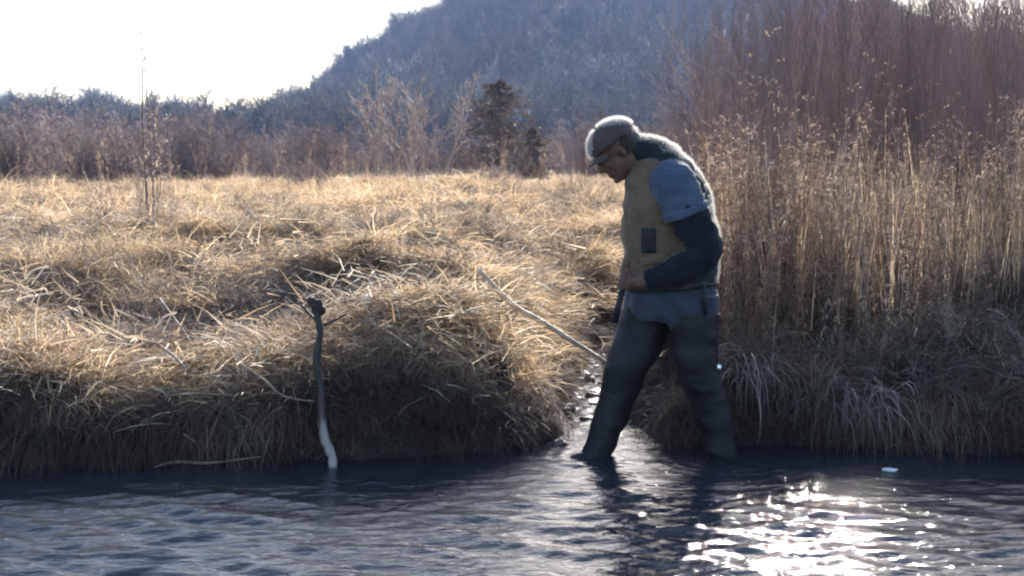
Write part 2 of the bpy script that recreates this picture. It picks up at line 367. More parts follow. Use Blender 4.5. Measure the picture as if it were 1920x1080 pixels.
# tuft sets
C_mat = lib_col('matted'); C_up = lib_col('upright'); C_hang = lib_col('hanging'); C_sedge = lib_col('sedge'); C_weed = lib_col('weeds'); C_rust = lib_col('rust'); C_wet = lib_col('wet_grass'); C_lit = lib_col('litter'); C_reed = lib_col('reeds')
for i in range(6):
    V, Fc = blades(58, .09, .30, .0042, .09, R(0), R(36), R(60), r0, az=r0.choice([0, math.pi, .4, 2.8, -.3]), azs=1.15, seg=3)
    V2, F2 = blades(14, .1, .3, .003, .07, R(40), R(80), R(100), r0)
    k = len(V); mesh_obj('matted_%d' % i, V + V2, Fc + [tuple(a + k for a in f) for f in F2], M['straw'], col=C_mat)
for i in range(5):
    V, Fc = blades(44, .14, .40, .003, .06, R(40), R(84), R(80), r0, seg=4); mesh_obj('upright_%d' % i, V, Fc, M['straw'], col=C_up)
for i in range(5):
    V, Fc = blades(26, .05, .16, .0042, .13, R(-8), R(24), R(25), r0, seg=2, z0=.04); mesh_obj('litter_%d' % i, V, Fc, M['litter'], col=C_lit)
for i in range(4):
    V, Fc = blades(36, .15, .5, .003, .06, R(35), R(86), R(80), r0, seg=4); mesh_obj('wet_%d' % i, V, Fc, M['wetgrass'], col=C_wet)  # dead grass tufts in the shade-darkened colour
for i in range(4):
    V, Fc = blades(9, .6, 1.15, .0042, .09, R(80), R(92), R(14), r0, seg=5); mesh_obj('reed_%d' % i, V, Fc, M['straw'], col=C_reed)
for i in range(6):
    V, Fc = blades(40, .16, .46, .0026, .06, R(-25), R(22), R(85), r0, seg=6, az=-math.pi / 2, azs=.9)
    mesh_obj('hanging_%d' % i, V, Fc, M['lip'], col=C_hang)
for i in range(5):
    t = Tree(200 + i)
    for j in range(16):
        a = t.r.uniform(0, 6.28); e = R(t.r.uniform(15, 70))
        t.grow(Vector((t.r.gauss(0, .05), t.r.gauss(0, .05), -.01)), Vector((math.cos(a) * math.cos(e), math.sin(a) * math.cos(e), math.sin(e))), t.r.uniform(.12, .34), .0022, 0,
               dict(seg=[4, 2], wig=[.22, .2], up=[-.06, 0], n=[3], lo=[.3], ang=[(25, 70)], len=[.45], rad=[.7], minr=.0014), 3)
    V, Fc = blades(16, .1, .28, .0028, .06, R(20), R(70), R(110), r0); k = len(t.V)
    mesh_obj('sedge_%d' % i, t.V + V, t.F + [tuple(a + k for a in f) for f in Fc], M['sedge'], col=C_sedge)
def weed_mesh(seed, H, dense=1.0):
    """dead goldenrod or aster: stem, curled leaves, branched fuzzy head"""
    t = Tree(seed); r = t.r
    d = Vector((r.gauss(0, .07), r.gauss(0, .07), 1)).normalized(); pts = [Vector((0, 0, -.03))]
    n = 9
    for i in range(n):
        d = (d + Vector((r.gauss(0, .045), r.gauss(0, .045), .02))).normalized(); pts.append(pts[-1] + d * H / n)
    t.tube(pts, [.0042 * (1 - .6 * i / n) for i in range(n + 1)], 4)
    for i in range(int(26 * dense)):
        f = r.uniform(.1, .85); k = int(f * n); q = pts[k].lerp(pts[min(k + 1, n)], f * n - k)
        a = r.uniform(0, 6.28); L = r.uniform(.03, .085); w_ = .006; b = len(t.LV); s = Vector((-math.sin(a), math.cos(a), 0)) * w_
        o = Vector((math.cos(a), math.sin(a), 0))
        t.LV += [q - s * .3, q + s * .3, q + o * L * .6 + s + Vector((0, 0, .01)), q + o * L * .6 - s + Vector((0, 0, .01)), q + o * L * .85 - Vector((0, 0, L * .6))]
        t.LF += [(b, b + 1, b + 2, b + 3), (b + 3, b + 2, b + 4)]
    for i in range(int(11 * dense)):
        f = r.uniform(.62, 1); k = min(int(f * n), n - 1); q = pts[k].lerp(pts[k + 1], f * n - k); a = r.uniform(0, 6.28)
        dd = Vector((math.cos(a), math.sin(a), r.uniform(.7, 1.8))).normalized(); L = r.uniform(.07, .2) * (1.25 - f * .6)
        m1 = q + dd * L * .6; m2 = m1 + (dd + Vector((dd.x, dd.y, -.9)) * .5) * L * .4
        t.tube([q, m1, m2], [.0017, .0013, .0009])
        for j in range(9): t.leaf(m1.lerp(m2, r.uniform(-.6, 1)) + Vector((r.gauss(0, .007), r.gauss(0, .007), r.gauss(0, .006))), r.uniform(.008, .02))
    return t
WEEDS = []
for i in range(7):
    t = weed_mesh(300 + i, 1.0 + .12 * i, 1.0)
    k = len(t.V); V = t.V + t.LV; Fc = t.F + [tuple(a + k for a in f) for f in t.LF]
    mesh_obj('weed_%d' % i, V, Fc, M['weed'], col=C_weed, smooth=False)
    if i < 4: mesh_obj('rust_%d' % i, [v * .62 for v in V], Fc, M['rust'], col=C_rust, smooth=False)
    WEEDS.append(t)

def scatter(name, pts, rot, scl, idx, coll, label):
    me = bpy.data.meshes.new(name); me.vertices.add(len(pts)); me.vertices.foreach_set('co', np.asarray(pts, float).ravel())
    a = me.attributes.new('rot', 'FLOAT_VECTOR', 'POINT'); a.data.foreach_set('vector', np.asarray(rot, float).ravel())
    a = me.attributes.new('scl', 'FLOAT_VECTOR', 'POINT'); a.data.foreach_set('vector', np.asarray(scl, float).ravel())
    a = me.attributes.new('idx', 'INT', 'POINT'); a.data.foreach_set('value', np.asarray(idx, dtype=np.int32))
    o = bpy.data.objects.new(name, me); COL.objects.link(o)
    ng = bpy.data.node_groups.new(name, 'GeometryNodeTree')
    ng.interface.new_socket('Geometry', in_out='INPUT', socket_type='NodeSocketGeometry')
    ng.interface.new_socket('Geometry', in_out='OUTPUT', socket_type='NodeSocketGeometry')
    N, L = ng.nodes, ng.links
    gi = N.new('NodeGroupInput'); go = N.new('NodeGroupOutput'); ci = N.new('GeometryNodeCollectionInfo')
    ci.inputs['Collection'].default_value = coll; ci.inputs['Separate Children'].default_value = True; ci.inputs['Reset Children'].default_value = True
    ip = N.new('GeometryNodeInstanceOnPoints'); ip.inputs['Pick Instance'].default_value = True
    def at(nm, ty):
        n = N.new('GeometryNodeInputNamedAttribute'); n.data_type = ty; n.inputs['Name'].default_value = nm; return n
    ra = at('rot', 'FLOAT_VECTOR'); er = N.new('FunctionNodeEulerToRotation'); L.new(ra.outputs[0], er.inputs[0])
    L.new(gi.outputs[0], ip.inputs['Points']); L.new(ci.outputs[0], ip.inputs['Instance'])
    L.new(at('idx', 'INT').outputs[0], ip.inputs['Instance Index']); L.new(er.outputs[0], ip.inputs['Rotation']); L.new(at('scl', 'FLOAT_VECTOR').outputs[0], ip.inputs['Scale'])
    L.new(ip.outputs[0], go.inputs[0])
    md = o.modifiers.new('scatter', 'NODES'); md.node_group = ng
    return tag(o, label, kind='stuff')

def field(n, y0, y1, k=.47, xmin=None, power=1.0):
    """n points in the wedge of ground in front of the camera"""
    y = y0 + (y1 - y0) * rng.random(n) ** power; x = (rng.random(n) * 2 - 1) * (k * y + .6)
    return x, y
def do_scatter(name, x, y, coll, label, s0, s1, tilt=.2, sink=0, zrot=None, zs=1.0):
    n = len(x); z = ground_z(x, y) - sink
    rot = np.stack([rng.normal(0, tilt, n), rng.normal(0, tilt, n), (rng.random(n) * 6.283 if zrot is None else zrot(n))], -1)
    s = s0 + (s1 - s0) * rng.random(n); sc = np.stack([s, s, s * zs], -1)
    return scatter(name, np.stack([x, y, z], -1), rot, sc, rng.integers(0, len(coll.objects), n), coll, label)

def above(x, y, lo):
    z = ground_z(x, y); return z > lo
zr = lambda n: rng.normal(0, .45, n) + np.where(rng.random(n) < .5, 0, math.pi)
x, y = field(11000, 5.7, 13, power=1.2); k = above(x, y, .2) & (y - bank_line(x) > .17)
k &= ~((x > .85) & (y < 9.5))
holl = np.exp(-(((x + 1.55) / .8) ** 2 + ((y - 7.4) / .55) ** 2)) + np.exp(-(((x + .8) / .6) ** 2 + ((y - 7.5) / .4) ** 2))
k &= rng.random(len(x)) > holl * .8
do_scatter('dead_grass', x[k], y[k], C_mat, 'matted straw coloured dead grass on the near bank', .55, 1.15, .22, zrot=zr)
x, y = field(6500, 5.9, 15, power=1.3); k = above(x, y, .3) & (y - bank_line(x) > .27) & (chan_dist(x, y) > .3) & ~((x > 1.0) & (y < 10)) & (vnoise(x * 1.3, y * 2, 301) > .33)
do_scatter('leaf_litter', x[k], y[k], C_lit, 'broad broken dead leaves and straw lying on the matted grass', .8, 1.5, .3, sink=-.03)
x, y = field(9500, 13, 42, power=1.5); k = ~((x > 1.5 + .05 * y) & (y < 24))
do_scatter('far_dead_grass', x[k], y[k], C_mat, 'matted dead grass across the far part of the marsh', 1.1, 2.0, .15, zrot=zr)
x, y = field(1500, 6, 20, power=1.2); cl = vnoise(x * 1.2, y * .9, 61); k = above(x, y, .3) & (cl > .56) & ~((x > 1) & (y < 9))
do_scatter('grass_tuft', x[k], y[k], C_up, 'standing tufts of dead grass scattered over the marsh', .55, 1.0, .25)
x, y = field(2600, 18, 40, power=1.2); cl = vnoise(x * .5, y * .3, 66); k = cl > .45
do_scatter('far_grass_tuft', x[k], y[k], C_up, 'standing dead grass along the far edge of the marsh', .9, 1.7, .3)
x, y = field(7000, 6.2, 12); holl = np.exp(-(((x + 1.55) / .85) ** 2 + ((y - 7.3) / .6) ** 2)) + np.exp(-(((x + .8) / .65) ** 2 + ((y - 7.4) / .45) ** 2))
k = (rng.random(len(x)) < holl * .9 + .05 + .5 * (vnoise(x * .9, y * 1.5, 88) > .72)) & above(x, y, .25)
do_scatter('grey_sedge', x[k], y[k], C_sedge, 'grey tangled sedge in the hollows behind the bank', .7, 1.3, .3)
x, y = field(9000, 7.5, 32, power=1.2); k = (vnoise(x * .55, y * .8, 188) > .62) & above(x, y, .3) & ~((x > 1.2) & (y < 14)); x = x[k]; y = y[k]
do_scatter('dark_sedge', x, y, C_sedge, 'dark grey patches of flattened sedge across the marsh', .8, 1.5, .3)
# bank lip: hanging grass along the edges
lx = []; ly = []
for i in range(1500):
    xx = rng.uniform(-3.6, 3.6)
    if .3 < xx < .78: continue
    yy = float(bank_line(xx)) + rng.uniform(.03, .26); lx.append(xx); ly.append(yy)
lx = np.array(lx); ly = np.array(ly); k = above(lx, ly, .10) & (rng.random(len(lx)) < np.where(lx > .7, .5, 1) * (.2 + 1.2 * vnoise(lx * 3, ly * 0, 5)))
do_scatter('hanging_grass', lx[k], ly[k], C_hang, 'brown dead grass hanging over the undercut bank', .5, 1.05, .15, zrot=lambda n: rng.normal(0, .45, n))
n = 1500; x = rng.uniform(-3.6, 3.6, n); y = bank_line(x) + rng.uniform(-.04, .14, n); k = ~((x > .2) & (x < .8)) & above(x, y, .03)
do_scatter('bank_face_grass', x[k], y[k], C_wet, 'dark wet dead grass and roots on the face of the bank', .3, .7, .5)
# grass along both sides of the little side channel
cx = []; cyy = []; cr = []
for i in range(900):
    yy = rng.uniform(6.7, 10.5); xx = float(np.interp(yy, [c[1] for c in CHX], [c[0] for c in CHX])); s = random.choice([-1, 1]); xx += s * rng.uniform(.16, .7)
    cx.append(xx); cyy.append(yy); cr.append(-math.pi / 2 * s * -1)
cx = np.array(cx); cyy = np.array(cyy); cr = np.array(cr); k = above(cx, cyy, .08)
crk = cr[k]
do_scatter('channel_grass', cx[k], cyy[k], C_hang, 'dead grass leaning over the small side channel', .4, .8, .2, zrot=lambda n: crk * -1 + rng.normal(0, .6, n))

# weeds on the right bank: the mass
n = 2300; y = 6.7 + 7.0 * rng.random(n) ** 1.2; x = .95 + .03 * y + rng.random(n) * (.47 * y - .3)
k = above(x, y, .22) & (chan_dist(x, y) > .25) & (rng.random(n) < .45 + vnoise(x * 1.6, y * 1.2, 21))
do_scatter('weed_thicket', x[k], y[k], C_weed, 'dense stand of dry brown weeds on the right bank', .28, .84, .12)
n = 300; y = 7.0 + 5 * rng.random(n); x = .95 + .03 * y + rng.random(n) * (.47 * y - .3); k = above(x, y, .25)
do_scatter('reeds', x[k], y[k], C_reed, 'pale straight reeds standing among the dry weeds', .6, .95, .07)
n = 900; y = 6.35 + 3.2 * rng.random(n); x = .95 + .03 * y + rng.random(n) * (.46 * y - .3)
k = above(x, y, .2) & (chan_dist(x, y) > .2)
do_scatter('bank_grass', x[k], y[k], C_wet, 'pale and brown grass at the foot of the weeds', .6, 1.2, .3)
n = 200; y = 6.6 + 1.6 * rng.random(n); x = 1.05 + rng.random(n) ** 1.6 * .9
k = above(x, y, .2)
do_scatter('rust_weeds', x[k], y[k], C_rust, 'rust orange dead stems behind the wading man', .7, 1.25, .12)
n = 900; x, y = field(n, 20, 46, power=.8); k = (vnoise(x * .22, y * .12, 35) > .55) | (x < -.33 * y)
do_scatter('marsh_weeds', x[k], y[k], C_weed, 'thin dry weeds standing along the back of the marsh', .5, 1.0, .15)

# ------------------------------------------------------------------ trees
TREE_CFG = dict(seg=[7, 5, 4, 2], wig=[.09, .16, .2, .2], up=[.06, .07, .05, .02], n=[13, 7, 5], lo=[.25, .15, .1], ang=[(28, 60), (25, 55), (20, 60)],
                len=[.52, .5, .45], rad=[.42, .5, .5], minr=.02)
C_hill = lib_col('hill_trees')
for i in range(5):
    t = Tree(500 + i); t.grow(Vector((0, 0, -.4)), Vector((0, 0, 1)), 10.5, .17, 0, TREE_CFG, 4); mesh_obj('hill_tree_%d' % i, t.V, t.F, M['bark'], col=C_hill)
def conifer(seed, H, Rr, nb, leaf, leaf_n):
    t = Tree(seed); r = t.r; t.tube([Vector((0, 0, -.2)), Vector((r.gauss(0, .05), 0, H * .5)), Vector((0, 0, H))], [H * .022, H * .014, H * .003], 6)
    for i in range(nb):
        f = .04 + .94 * (i / nb) ** 1.0; a = r.uniform(0, 6.28); L = Rr * (1 - f) ** .75 * r.uniform(.55, 1.15) + .08; q = Vector((0, 0, f * H))
        d = Vector((math.cos(a), math.sin(a), r.uniform(-.15, .35))); pts = [q, q + d * L * .5, q + d * L + Vector((0, 0, -.12 * L))]
        t.tube(pts, [.012 * H * .2 + .004, .008, .003])
        for j in range(leaf_n):
            u = r.uniform(.15, 1.05); c = pts[0].lerp(pts[2], u) + Vector((r.gauss(0, .09) * L, r.gauss(0, .09) * L, r.gauss(0, .05) * L - .02)); t.leaf(c, leaf * r.uniform(.6, 1.4))
    return t
for i in range(2):
    t = conifer(560 + i, 9, 2.2, 46, .55, 9); k = len(t.V)
    mesh_obj('hill_zpine_%d' % i, t.V + t.LV, t.F + [tuple(a + k for a in f) for f in t.LF], M['pine'], col=C_hill)
C_pale = lib_col('pale_trees')
for i in range(3):
    t = Tree(580 + i); c = dict(TREE_CFG); c['n'] = [9, 4, 2]; t.grow(Vector((0, 0, -.4)), Vector((0, 0, 1)), 10, .2, 0, c, 4); mesh_obj('pale_tree_%d' % i, t.V, t.F, M['palebark'], col=C_pale)
# hill wood
n = 15000; y = 185 + 330 * rng.random(n); x = (rng.random(n) * 2 - 1) * (.52 * y)
x[:6000] = (rng.random(6000) * 2 - 1) * .52 * 452; y[:6000] = 425 + 45 * rng.random(6000)
z = ground_z(x, y); m = len(x)
idx = np.where(rng.random(m) < np.where(x < -40, .45, .18), 5 + rng.integers(0, 2, m), rng.integers(0, 5, m))
s = .55 + .6 * rng.random(m); s = np.where(y > 420, s * (.6 + .95 * vnoise(x / 9, y / 40, 8)), s)
scatter('hillside_wood', np.stack([x, y, z], -1), np.stack([rng.normal(0, .05, m), rng.normal(0, .05, m), rng.random(m) * 6.28], -1), np.stack([s * 1.1, s * 1.1, s], -1), idx, C_hill, 'leafless wood covering the hazy blue hill')
n = 900; px = rng.uniform(690, 1330, n); y = 215 + 170 * rng.random(n); x = (px - 960) / F_PX * y; k = vnoise(x / 14, y / 22, 3) > .58; x = x[k]; y = y[k]; m = len(x); s = .5 + .5 * rng.random(m)
scatter('pale_wood', np.stack([x, y, ground_z(x, y)], -1), np.stack([rng.normal(0, .12, m), rng.normal(0, .12, m), rng.random(m) * 6.28], -1), np.stack([s, s, s], -1), rng.integers(0, 3, m), C_pale, 'pale trunked trees among the wood on the hill')

def tree_thing(name, trunk_tree, mat_trunk, mat_leaf, loc, label, cat, group, rz=0, sc=1, parts=('trunk', 'crown')):
    o = empty(name, loc, rz); o.scale = (sc,) * 3; tag(o, label, cat, group)
    mesh_obj(parts[0], trunk_tree.V, trunk_tree.F, mat_trunk, o)
    if trunk_tree.LV: mesh_obj(parts[1], trunk_tree.LV, trunk_tree.LF, mat_leaf, o, smooth=False)
    return o
# bare tree with the trunk and the twiggy crown as two parts
def bare_thing(name, seed, H, rad, cfg, mt, mc, loc, label, cat, group, stems=1, spread=.0, lean=.0):
    o = empty(name, loc, 0); tag(o, label, cat, group)
    t = Tree(seed); c = dict(cfg); tr = Tree(seed + 1)
    cut = []
    for i in range(stems):
        a = t.r.uniform(0, 6.28); d = Vector((math.cos(a) * lean, math.sin(a) * lean, 1)).normalized()
        b0 = len(t.V), len(t.F)
        t.grow(Vector((t.r.gauss(0, spread), t.r.gauss(0, spread), -.1)), d, H * t.r.uniform(.75, 1.1), rad, 0, c, 5)
        nv = (c['seg'][0] + 1) * 5; nf = c['seg'][0] * 5; cut.append((b0[0], b0[1], nv, nf))
    tv = []; tf = []; cf = []; trunkF = set()
    for bv, bf, nv, nf in cut: trunkF.update(range(bf, bf + nf))
    for i, f in enumerate(t.F): (tf if i in trunkF else cf).append(f)
    def sub(fs):
        used = sorted({a for f in fs for a in f}); mp = {a: i for i, a in enumerate(used)}
        return [t.V[a] for a in used], [tuple(mp[a] for a in f) for f in fs]
    v, f = sub(tf); mesh_obj('trunk', v, f, mt, o); v, f = sub(cf); mesh_obj('crown', v, f, mc, o)
    return o
BRUSH = dict(seg=[8, 5, 3, 2], wig=[.05, .1, .14, .15], up=[.05, .10, .08, .05], n=[15, 6, 3], lo=[.12, .1, .15], ang=[(15, 38), (15, 40), (15, 45)], len=[.42, .45, .5], rad=[.4, .6, .7], minr=.0035, tip=.15)
# red-brown saplings on the right
saps = []
for i in range(5):
    saps.append(bare_thing('sapling', 700 + i * 3, 4.6, .019, BRUSH, M['redtwig'] if i % 2 else M['twig'], M['redtwig'] if i % 2 else M['twig'], (0, 0, 0), '', 'sapling', None, stems=3, spread=.12, lean=.12))
NS = 190; kk = 0
GS = 'leafless saplings of the thicket behind the weeds'
for i in range(NS):
    D = 11.5 + 21 * (i / NS) ** 1.1 + rng.uniform(-.5, .5); lo = 1240 if D > 22 else 1330; px = rng.uniform(lo, 2080)
    if rng.random() < .25: px = rng.uniform(1600, 2080)
    X = (px - 960) / F_PX * D; top = np.interp(px, [1200, 1260, 1330, 1450, 1600, 2080], [170, 110, 20, -40, -60, -60]) + rng.uniform(-10, 140)
    Hh = CAM_H + (310 - top) / F_PX * D - gz(X, D); Hh = min(Hh, (D - 4.6) * .47); sc = Hh / 4.9
    src = saps[i % 5]
    lab = 'thin leafless reddish sapling in the thicket behind the dry weeds'
    if i < 5: o = src; o.location = (X, D, gz(X, D)); o.scale = (sc,) * 3; o.rotation_euler = (0, 0, rng.uniform(0, 6)); o['label'] = lab; o['group'] = GS
    else: copy_thing(src, (X, D, gz(X, D)), (0, 0, rng.uniform(0, 6.28)), (sc, sc, sc), lab, GS)

for i in range(34):
    D = rng.uniform(8.2, 11.5); px = rng.uniform(1400, 2050); X = (px - 960) / F_PX * D; sc = rng.uniform(.30, .62); sc = min(sc, (D - 4.6) * .47 / 4.9)
    copy_thing(saps[(i * 2 + 1) % 5], (X, D, gz(X, D)), (rng.normal(0, .04), rng.normal(0, .04), rng.uniform(0, 6.28)), (sc * .55, sc * .55, sc * 1.05), 'thin reddish brown sapling rising out of the dry weeds of the right bank', 'slim saplings among the weeds of the right bank')
# middle distance trees
def base(px, D): X = (px - 960) / F_PX * D; return (X, D, gz(X, D))
t = conifer(900, 4.7, 3.9, 170, .20, 24)
tree_thing('evergreen_tree', t, M['twig'], M['needle'], base(935, 60), 'bronze brown bushy evergreen standing alone below the hill', 'tree', None)
t = conifer(903, 2.6, 1.5, 90, .18, 24)
tree_thing('evergreen_tree', t, M['twig'], M['needle'], base(1000, 57), 'small low evergreen at the right foot of the bronze one', 'tree', None)
SHRUB = dict(seg=[6, 5, 3, 2], wig=[.09, .14, .18, .2], up=[.03, .06, .04, .02], n=[9, 6, 4], lo=[.2, .15, .1], ang=[(20, 50), (20, 50), (20, 60)], len=[.5, .5, .5], rad=[.5, .6, .7], minr=.014, tip=.2)
for i, (px, D, H, lab) in enumerate([(725, 50, 3.2, 'pale leafless shrub left of the pair beside the evergreen'), (790, 52, 3.6, 'tallest pale leafless shrub, many stemmed, beside the bronze evergreen')]):
    bare_thing('bare_shrub', 920 + i * 5, H * 1.15, .05, SHRUB, M['paletwig'], M['paletwig'], base(px, D), lab, 'shrub', 'pale shrubs beside the evergreen', stems=6, spread=.35, lean=.42)
for i, (px, D, H, lab) in enumerate([(590, 30, .95, 'low dark rounded bush at the back edge of the marsh'), (925, 27, .75, 'small dark bush with seed heads in front of the evergreen')]):
    bare_thing('dark_bush', 950 + i * 5, H, .014, dict(SHRUB, minr=.004), M['twig'], M['twig'], base(px, D), lab, 'bush', None, stems=16, spread=.28, lean=.55)
# brush belt behind the marsh
C_brush = lib_col('brush')
for i in range(4):
    t = Tree(1300 + i)
    for j in range(9): t.grow(Vector((t.r.gauss(0, .3), t.r.gauss(0, .3), -.1)), Vector((t.r.gauss(0, .4), t.r.gauss(0, .4), 1)).normalized(), t.r.uniform(1.2, 2.2), .018, 0, dict(SHRUB, minr=.009, n=[9, 5, 3]), 4)
    mesh_obj('brush_%d' % i, t.V, t.F, M['twig'], col=C_brush)
n = 900; x, y = field(n, 38, 85, power=1.0); pxx = 960 + F_PX * x / y; k = ~((pxx > 640) & (pxx < 1080) & (y < 64)); x = x[k]; y = y[k]
do_scatter('brush_belt', x, y, C_brush, 'low tangled leafless brush behind the marsh', .5, 1.15, .12)
# tree line on the left
TL = dict(TREE_CFG, minr=.026, n=[16, 9, 5])
tls = [bare_thing('bare_tree', 1000 + i * 7, 6, .09, TL, M['twig'], M['twig'], (0, 0, 0), '', 'tree', None) for i in range(4)]
GT = 'leafless trees of the line at the left edge of the marsh'
for i in range(46):
    D = 70 + (i * 37 % 46) * 1.1; px = -120 + 15.2 * i + rng.uniform(-8, 8)
    top = np.interp(px, [-120, 240, 300, 420, 470, 520, 640], [170, 215, 222, 196, 215, 255, 280]) + rng.uniform(-8, 22)
    X = (px - 960) / F_PX * D; z0 = gz(X, D); sc = (CAM_H + (310 - top) / F_PX * D - z0) / 6.2
    lab = 'leafless dark tree in the hazy line left of the hill'
    if i < 4: o = tls[i]; o.location = (X, D, z0); o.scale = (sc * 1.25, sc * 1.25, sc); o['label'] = lab; o['group'] = GT
    else: copy_thing(tls[i % 4], (X, D, z0), (0, 0, rng.uniform(0, 6.28)), (sc * 1.25, sc * 1.25, sc), lab, GT)
# tall slender saplings against the sky at the left
SL = dict(seg=[10, 3, 2], wig=[.018, .1, .1], up=[.04, .1, .05], n=[26, 2], lo=[.12, .3], ang=[(20, 45), (20, 40)], len=[.10, .4], rad=[.35, .7], minr=.003, tip=.15)
for i, (px, D, top, lab) in enumerate([(277, 13, 22, 'tallest slender leafless sapling against the white sky at left'), (292, 13.6, 118, 'shorter slender sapling just right of the tallest one')]):
    X, Y, Z = base(px, D); H = CAM_H + (310 - top) / F_PX * D - Z
    bare_thing('slender_sapling', 1100 + i * 3, H * 1.12, .015, SL, M['twig'], M['twig'], (X, Y, Z), lab, 'sapling', 'slender saplings against the sky')

# individual weeds that stand out
def weed_thing(i, t, px, D, H, lab, mat='weed', group=None, lean=0):
    X, Y, Z = base(px, D); o = empty('dry_weed', (X, Y, Z)); s = H; o.scale = (s, s, s); o.rotation_euler = (0, lean, i * 1.7); tag(o, lab, 'weed', group)
    mesh_obj('stem', t.V, t.F, M['twig'], o, smooth=False); tag(mesh_obj('seed_head', t.LV, t.LF, M[mat], o, smooth=False), kind='stuff'); return o
weed_thing(0, WEEDS[6], 1485, 7.6, 1.02, 'tall dark weed stalk with a branched head above the thicket')
weed_thing(1, WEEDS[5], 1420, 7.9, .95, 'dark straight weed stalk left of the tall branched one')
weed_thing(2, WEEDS[6], 1560, 7.2, .9, 'brown weed stalk right of the tall branched one')
weed_thing(3, WEEDS[3], 262, 9.5, 1.0, 'bushy dry weed below the tall saplings at the left', lean=.1)
weed_thing(4, WEEDS[4], 282, 10.4, 1.0, 'tall dry weed at the base of the slender saplings')
lw = [(200, 11), (228, 12), (246, 9), (258, 11.5), (270, 10), (296, 12.5), (306, 9.3), (322, 11), (340, 12), (180, 9.5)]
for i, (p_, D_) in enumerate(lw): weed_thing(30 + i, WEEDS[(i * 3) % 7], p_, D_, random.uniform(.55, .85), 'dry weed in the loose stand around the slender saplings', group='dry weeds around the slender saplings')
wf = [weed_thing(10 + i, WEEDS[i], 1380 + i * 30, 6.9, .8, 'dry brown weed in the front row of the right bank', group='front weeds of the right bank') for i in range(4)]
for i in range(60):
    D = rng.uniform(6.45, 8.4); px = rng.uniform(1375, 2000); X, Y, Z = base(px, D); s = rng.uniform(.3, .5) + .22 * (D - 6.4)
    if Z < .15: continue
    copy_thing(wf[i % 4], (X, Y, Z), (rng.normal(0, .08), rng.normal(0, .1), rng.uniform(0, 6.28)), (s, s, s), 'dry brown weed in the front row of the right bank')

# drooping pale clumps at the right water edge
for i, (px_, D, lab, S) in enumerate([(1405, 6.3, 'pale grass clump drooping to the water just right of the man', 1.0), (1590, 6.25, 'pale grass clump drooping to the water further right, widest of three', 1.1), (1660, 6.25, 'thin pale grass clump drooping near the scrap of foam', .8)]):
    rr = random.Random(60 + i); X = (px_ - 960) / F_PX * D
    V, Fc = blades(80, .25, .62, .004, .07, R(10), R(70), R(120), rr, seg=7, az=-math.pi / 2, azs=1.0)
    o = mesh_obj('grass_clump', V, Fc, M['sedge']); o.location = (X, D + .08, max(gz(X, D + .08), .2)); o.scale = (S,) * 3; tag(o, lab, 'grass', 'pale clumps along the right water edge')
# ------------------------------------------------------------------ sticks, stake, stones, litter
def smooth_pts(pts, n=6):
    out = []
    for i in range(len(pts) - 1):
        p0 = pts[max(i - 1, 0)]; p1 = pts[i]; p2 = pts[i + 1]; p3 = pts[min(i + 2, len(pts) - 1)]
        for k in range(n):
            t = k / n; out.append(.5 * ((2 * p1) + (p2 - p0) * t + (2 * p0 - 5 * p1 + 4 * p2 - p3) * t * t + (3 * p1 - p0 - 3 * p2 + p3) * t ** 3))
    out.append(pts[-1]); return out
def tube_mesh(pts, radii, n=8, rough=.0, seed=1, cap=True):
    r = random.Random(seed); pts = [Vector(p) for p in pts]; V = []; Fc = []
    u = None; N_ = len(pts)
    for i, p in enumerate(pts):
        d = (pts[min(i + 1, N_ - 1)] - pts[max(i - 1, 0)]).normalized()
        u = d.orthogonal().normalized() if u is None else (u - d * u.dot(d)).normalized()
        v = d.cross(u); rad = float(np.interp(i / (N_ - 1), np.linspace(0, 1, len(radii)), radii))
        for k in range(n):
            a = 2 * math.pi * k / n; V.append(p + (u * math.cos(a) + v * math.sin(a)) * rad * (1 + r.uniform(-rough, rough)))
    for i in range(N_ - 1):
        for k in range(n): Fc.append((i * n + k, i * n + (k + 1) % n, (i + 1) * n + (k + 1) % n, (i + 1) * n + k))
    if cap: Fc.append(tuple(range(n))[::-1]); Fc.append(tuple((N_ - 1) * n + k for k in range(n)))
    return V, Fc
def stick(name, pts, radii, mat, label, cat='stick', rough=.12, seed=1, parent=None):
    sp = smooth_pts([Vector(p) for p in pts]); V, Fc = tube_mesh(sp, radii, 8, rough, seed); o = mesh_obj(name, V, Fc, mat, parent)
    if not parent: tag(o, label, cat)
    return o
def on_ground(px, py, lift=.03):
    """where the view ray of a photograph point first meets the ground or the water"""
    v = ray(px, py); v = v / v.y; D = 4.0
    while D < 60:
        z = CAM_H + v.z * D
        if z < max(gz(v.x * D, D), 0) + lift: break
        D += .02
    return Vector((v.x * D, D, max(gz(v.x * D, D), 0) + lift))
pa, pb = on_ground(898, 510, .37), on_ground(1136, 680, .26)
stick('long_stick', [pa, P(960, 570, pa.y + (pb.y - pa.y) * .34), P(1020, 606, pa.y + (pb.y - pa.y) * .6), pb], [.012, .015, .016, .013], surf('pale_pole', (.42, .35, .27), (.66, .58, .47), 14, .7, .5, 60), 'long pale pole lying down the slope towards the side channel, partly under grass')
stick('broken_stick', [on_ground(285, 640, .18), on_ground(325, 672, .18), on_ground(352, 696, .16)], [.004, .007, .008], M['stick'], 'broken pale stick with a dark end on the left bank')
stick('thin_stick', [P(300, 560, 7.0), P(340, 615, 6.7), P(362, 650, 6.5)], [.004, .005, .004], M['stick'], 'thin grey stick leaning over the sedge at left')
stick('bent_twig', [P(452, 682, 6.05), P(495, 712, 5.9), P(530, 742, 5.85), P(590, 753, 5.82)], [.003, .006, .004], M['stick'], 'curved pale twig hanging over the bank left of the stake')
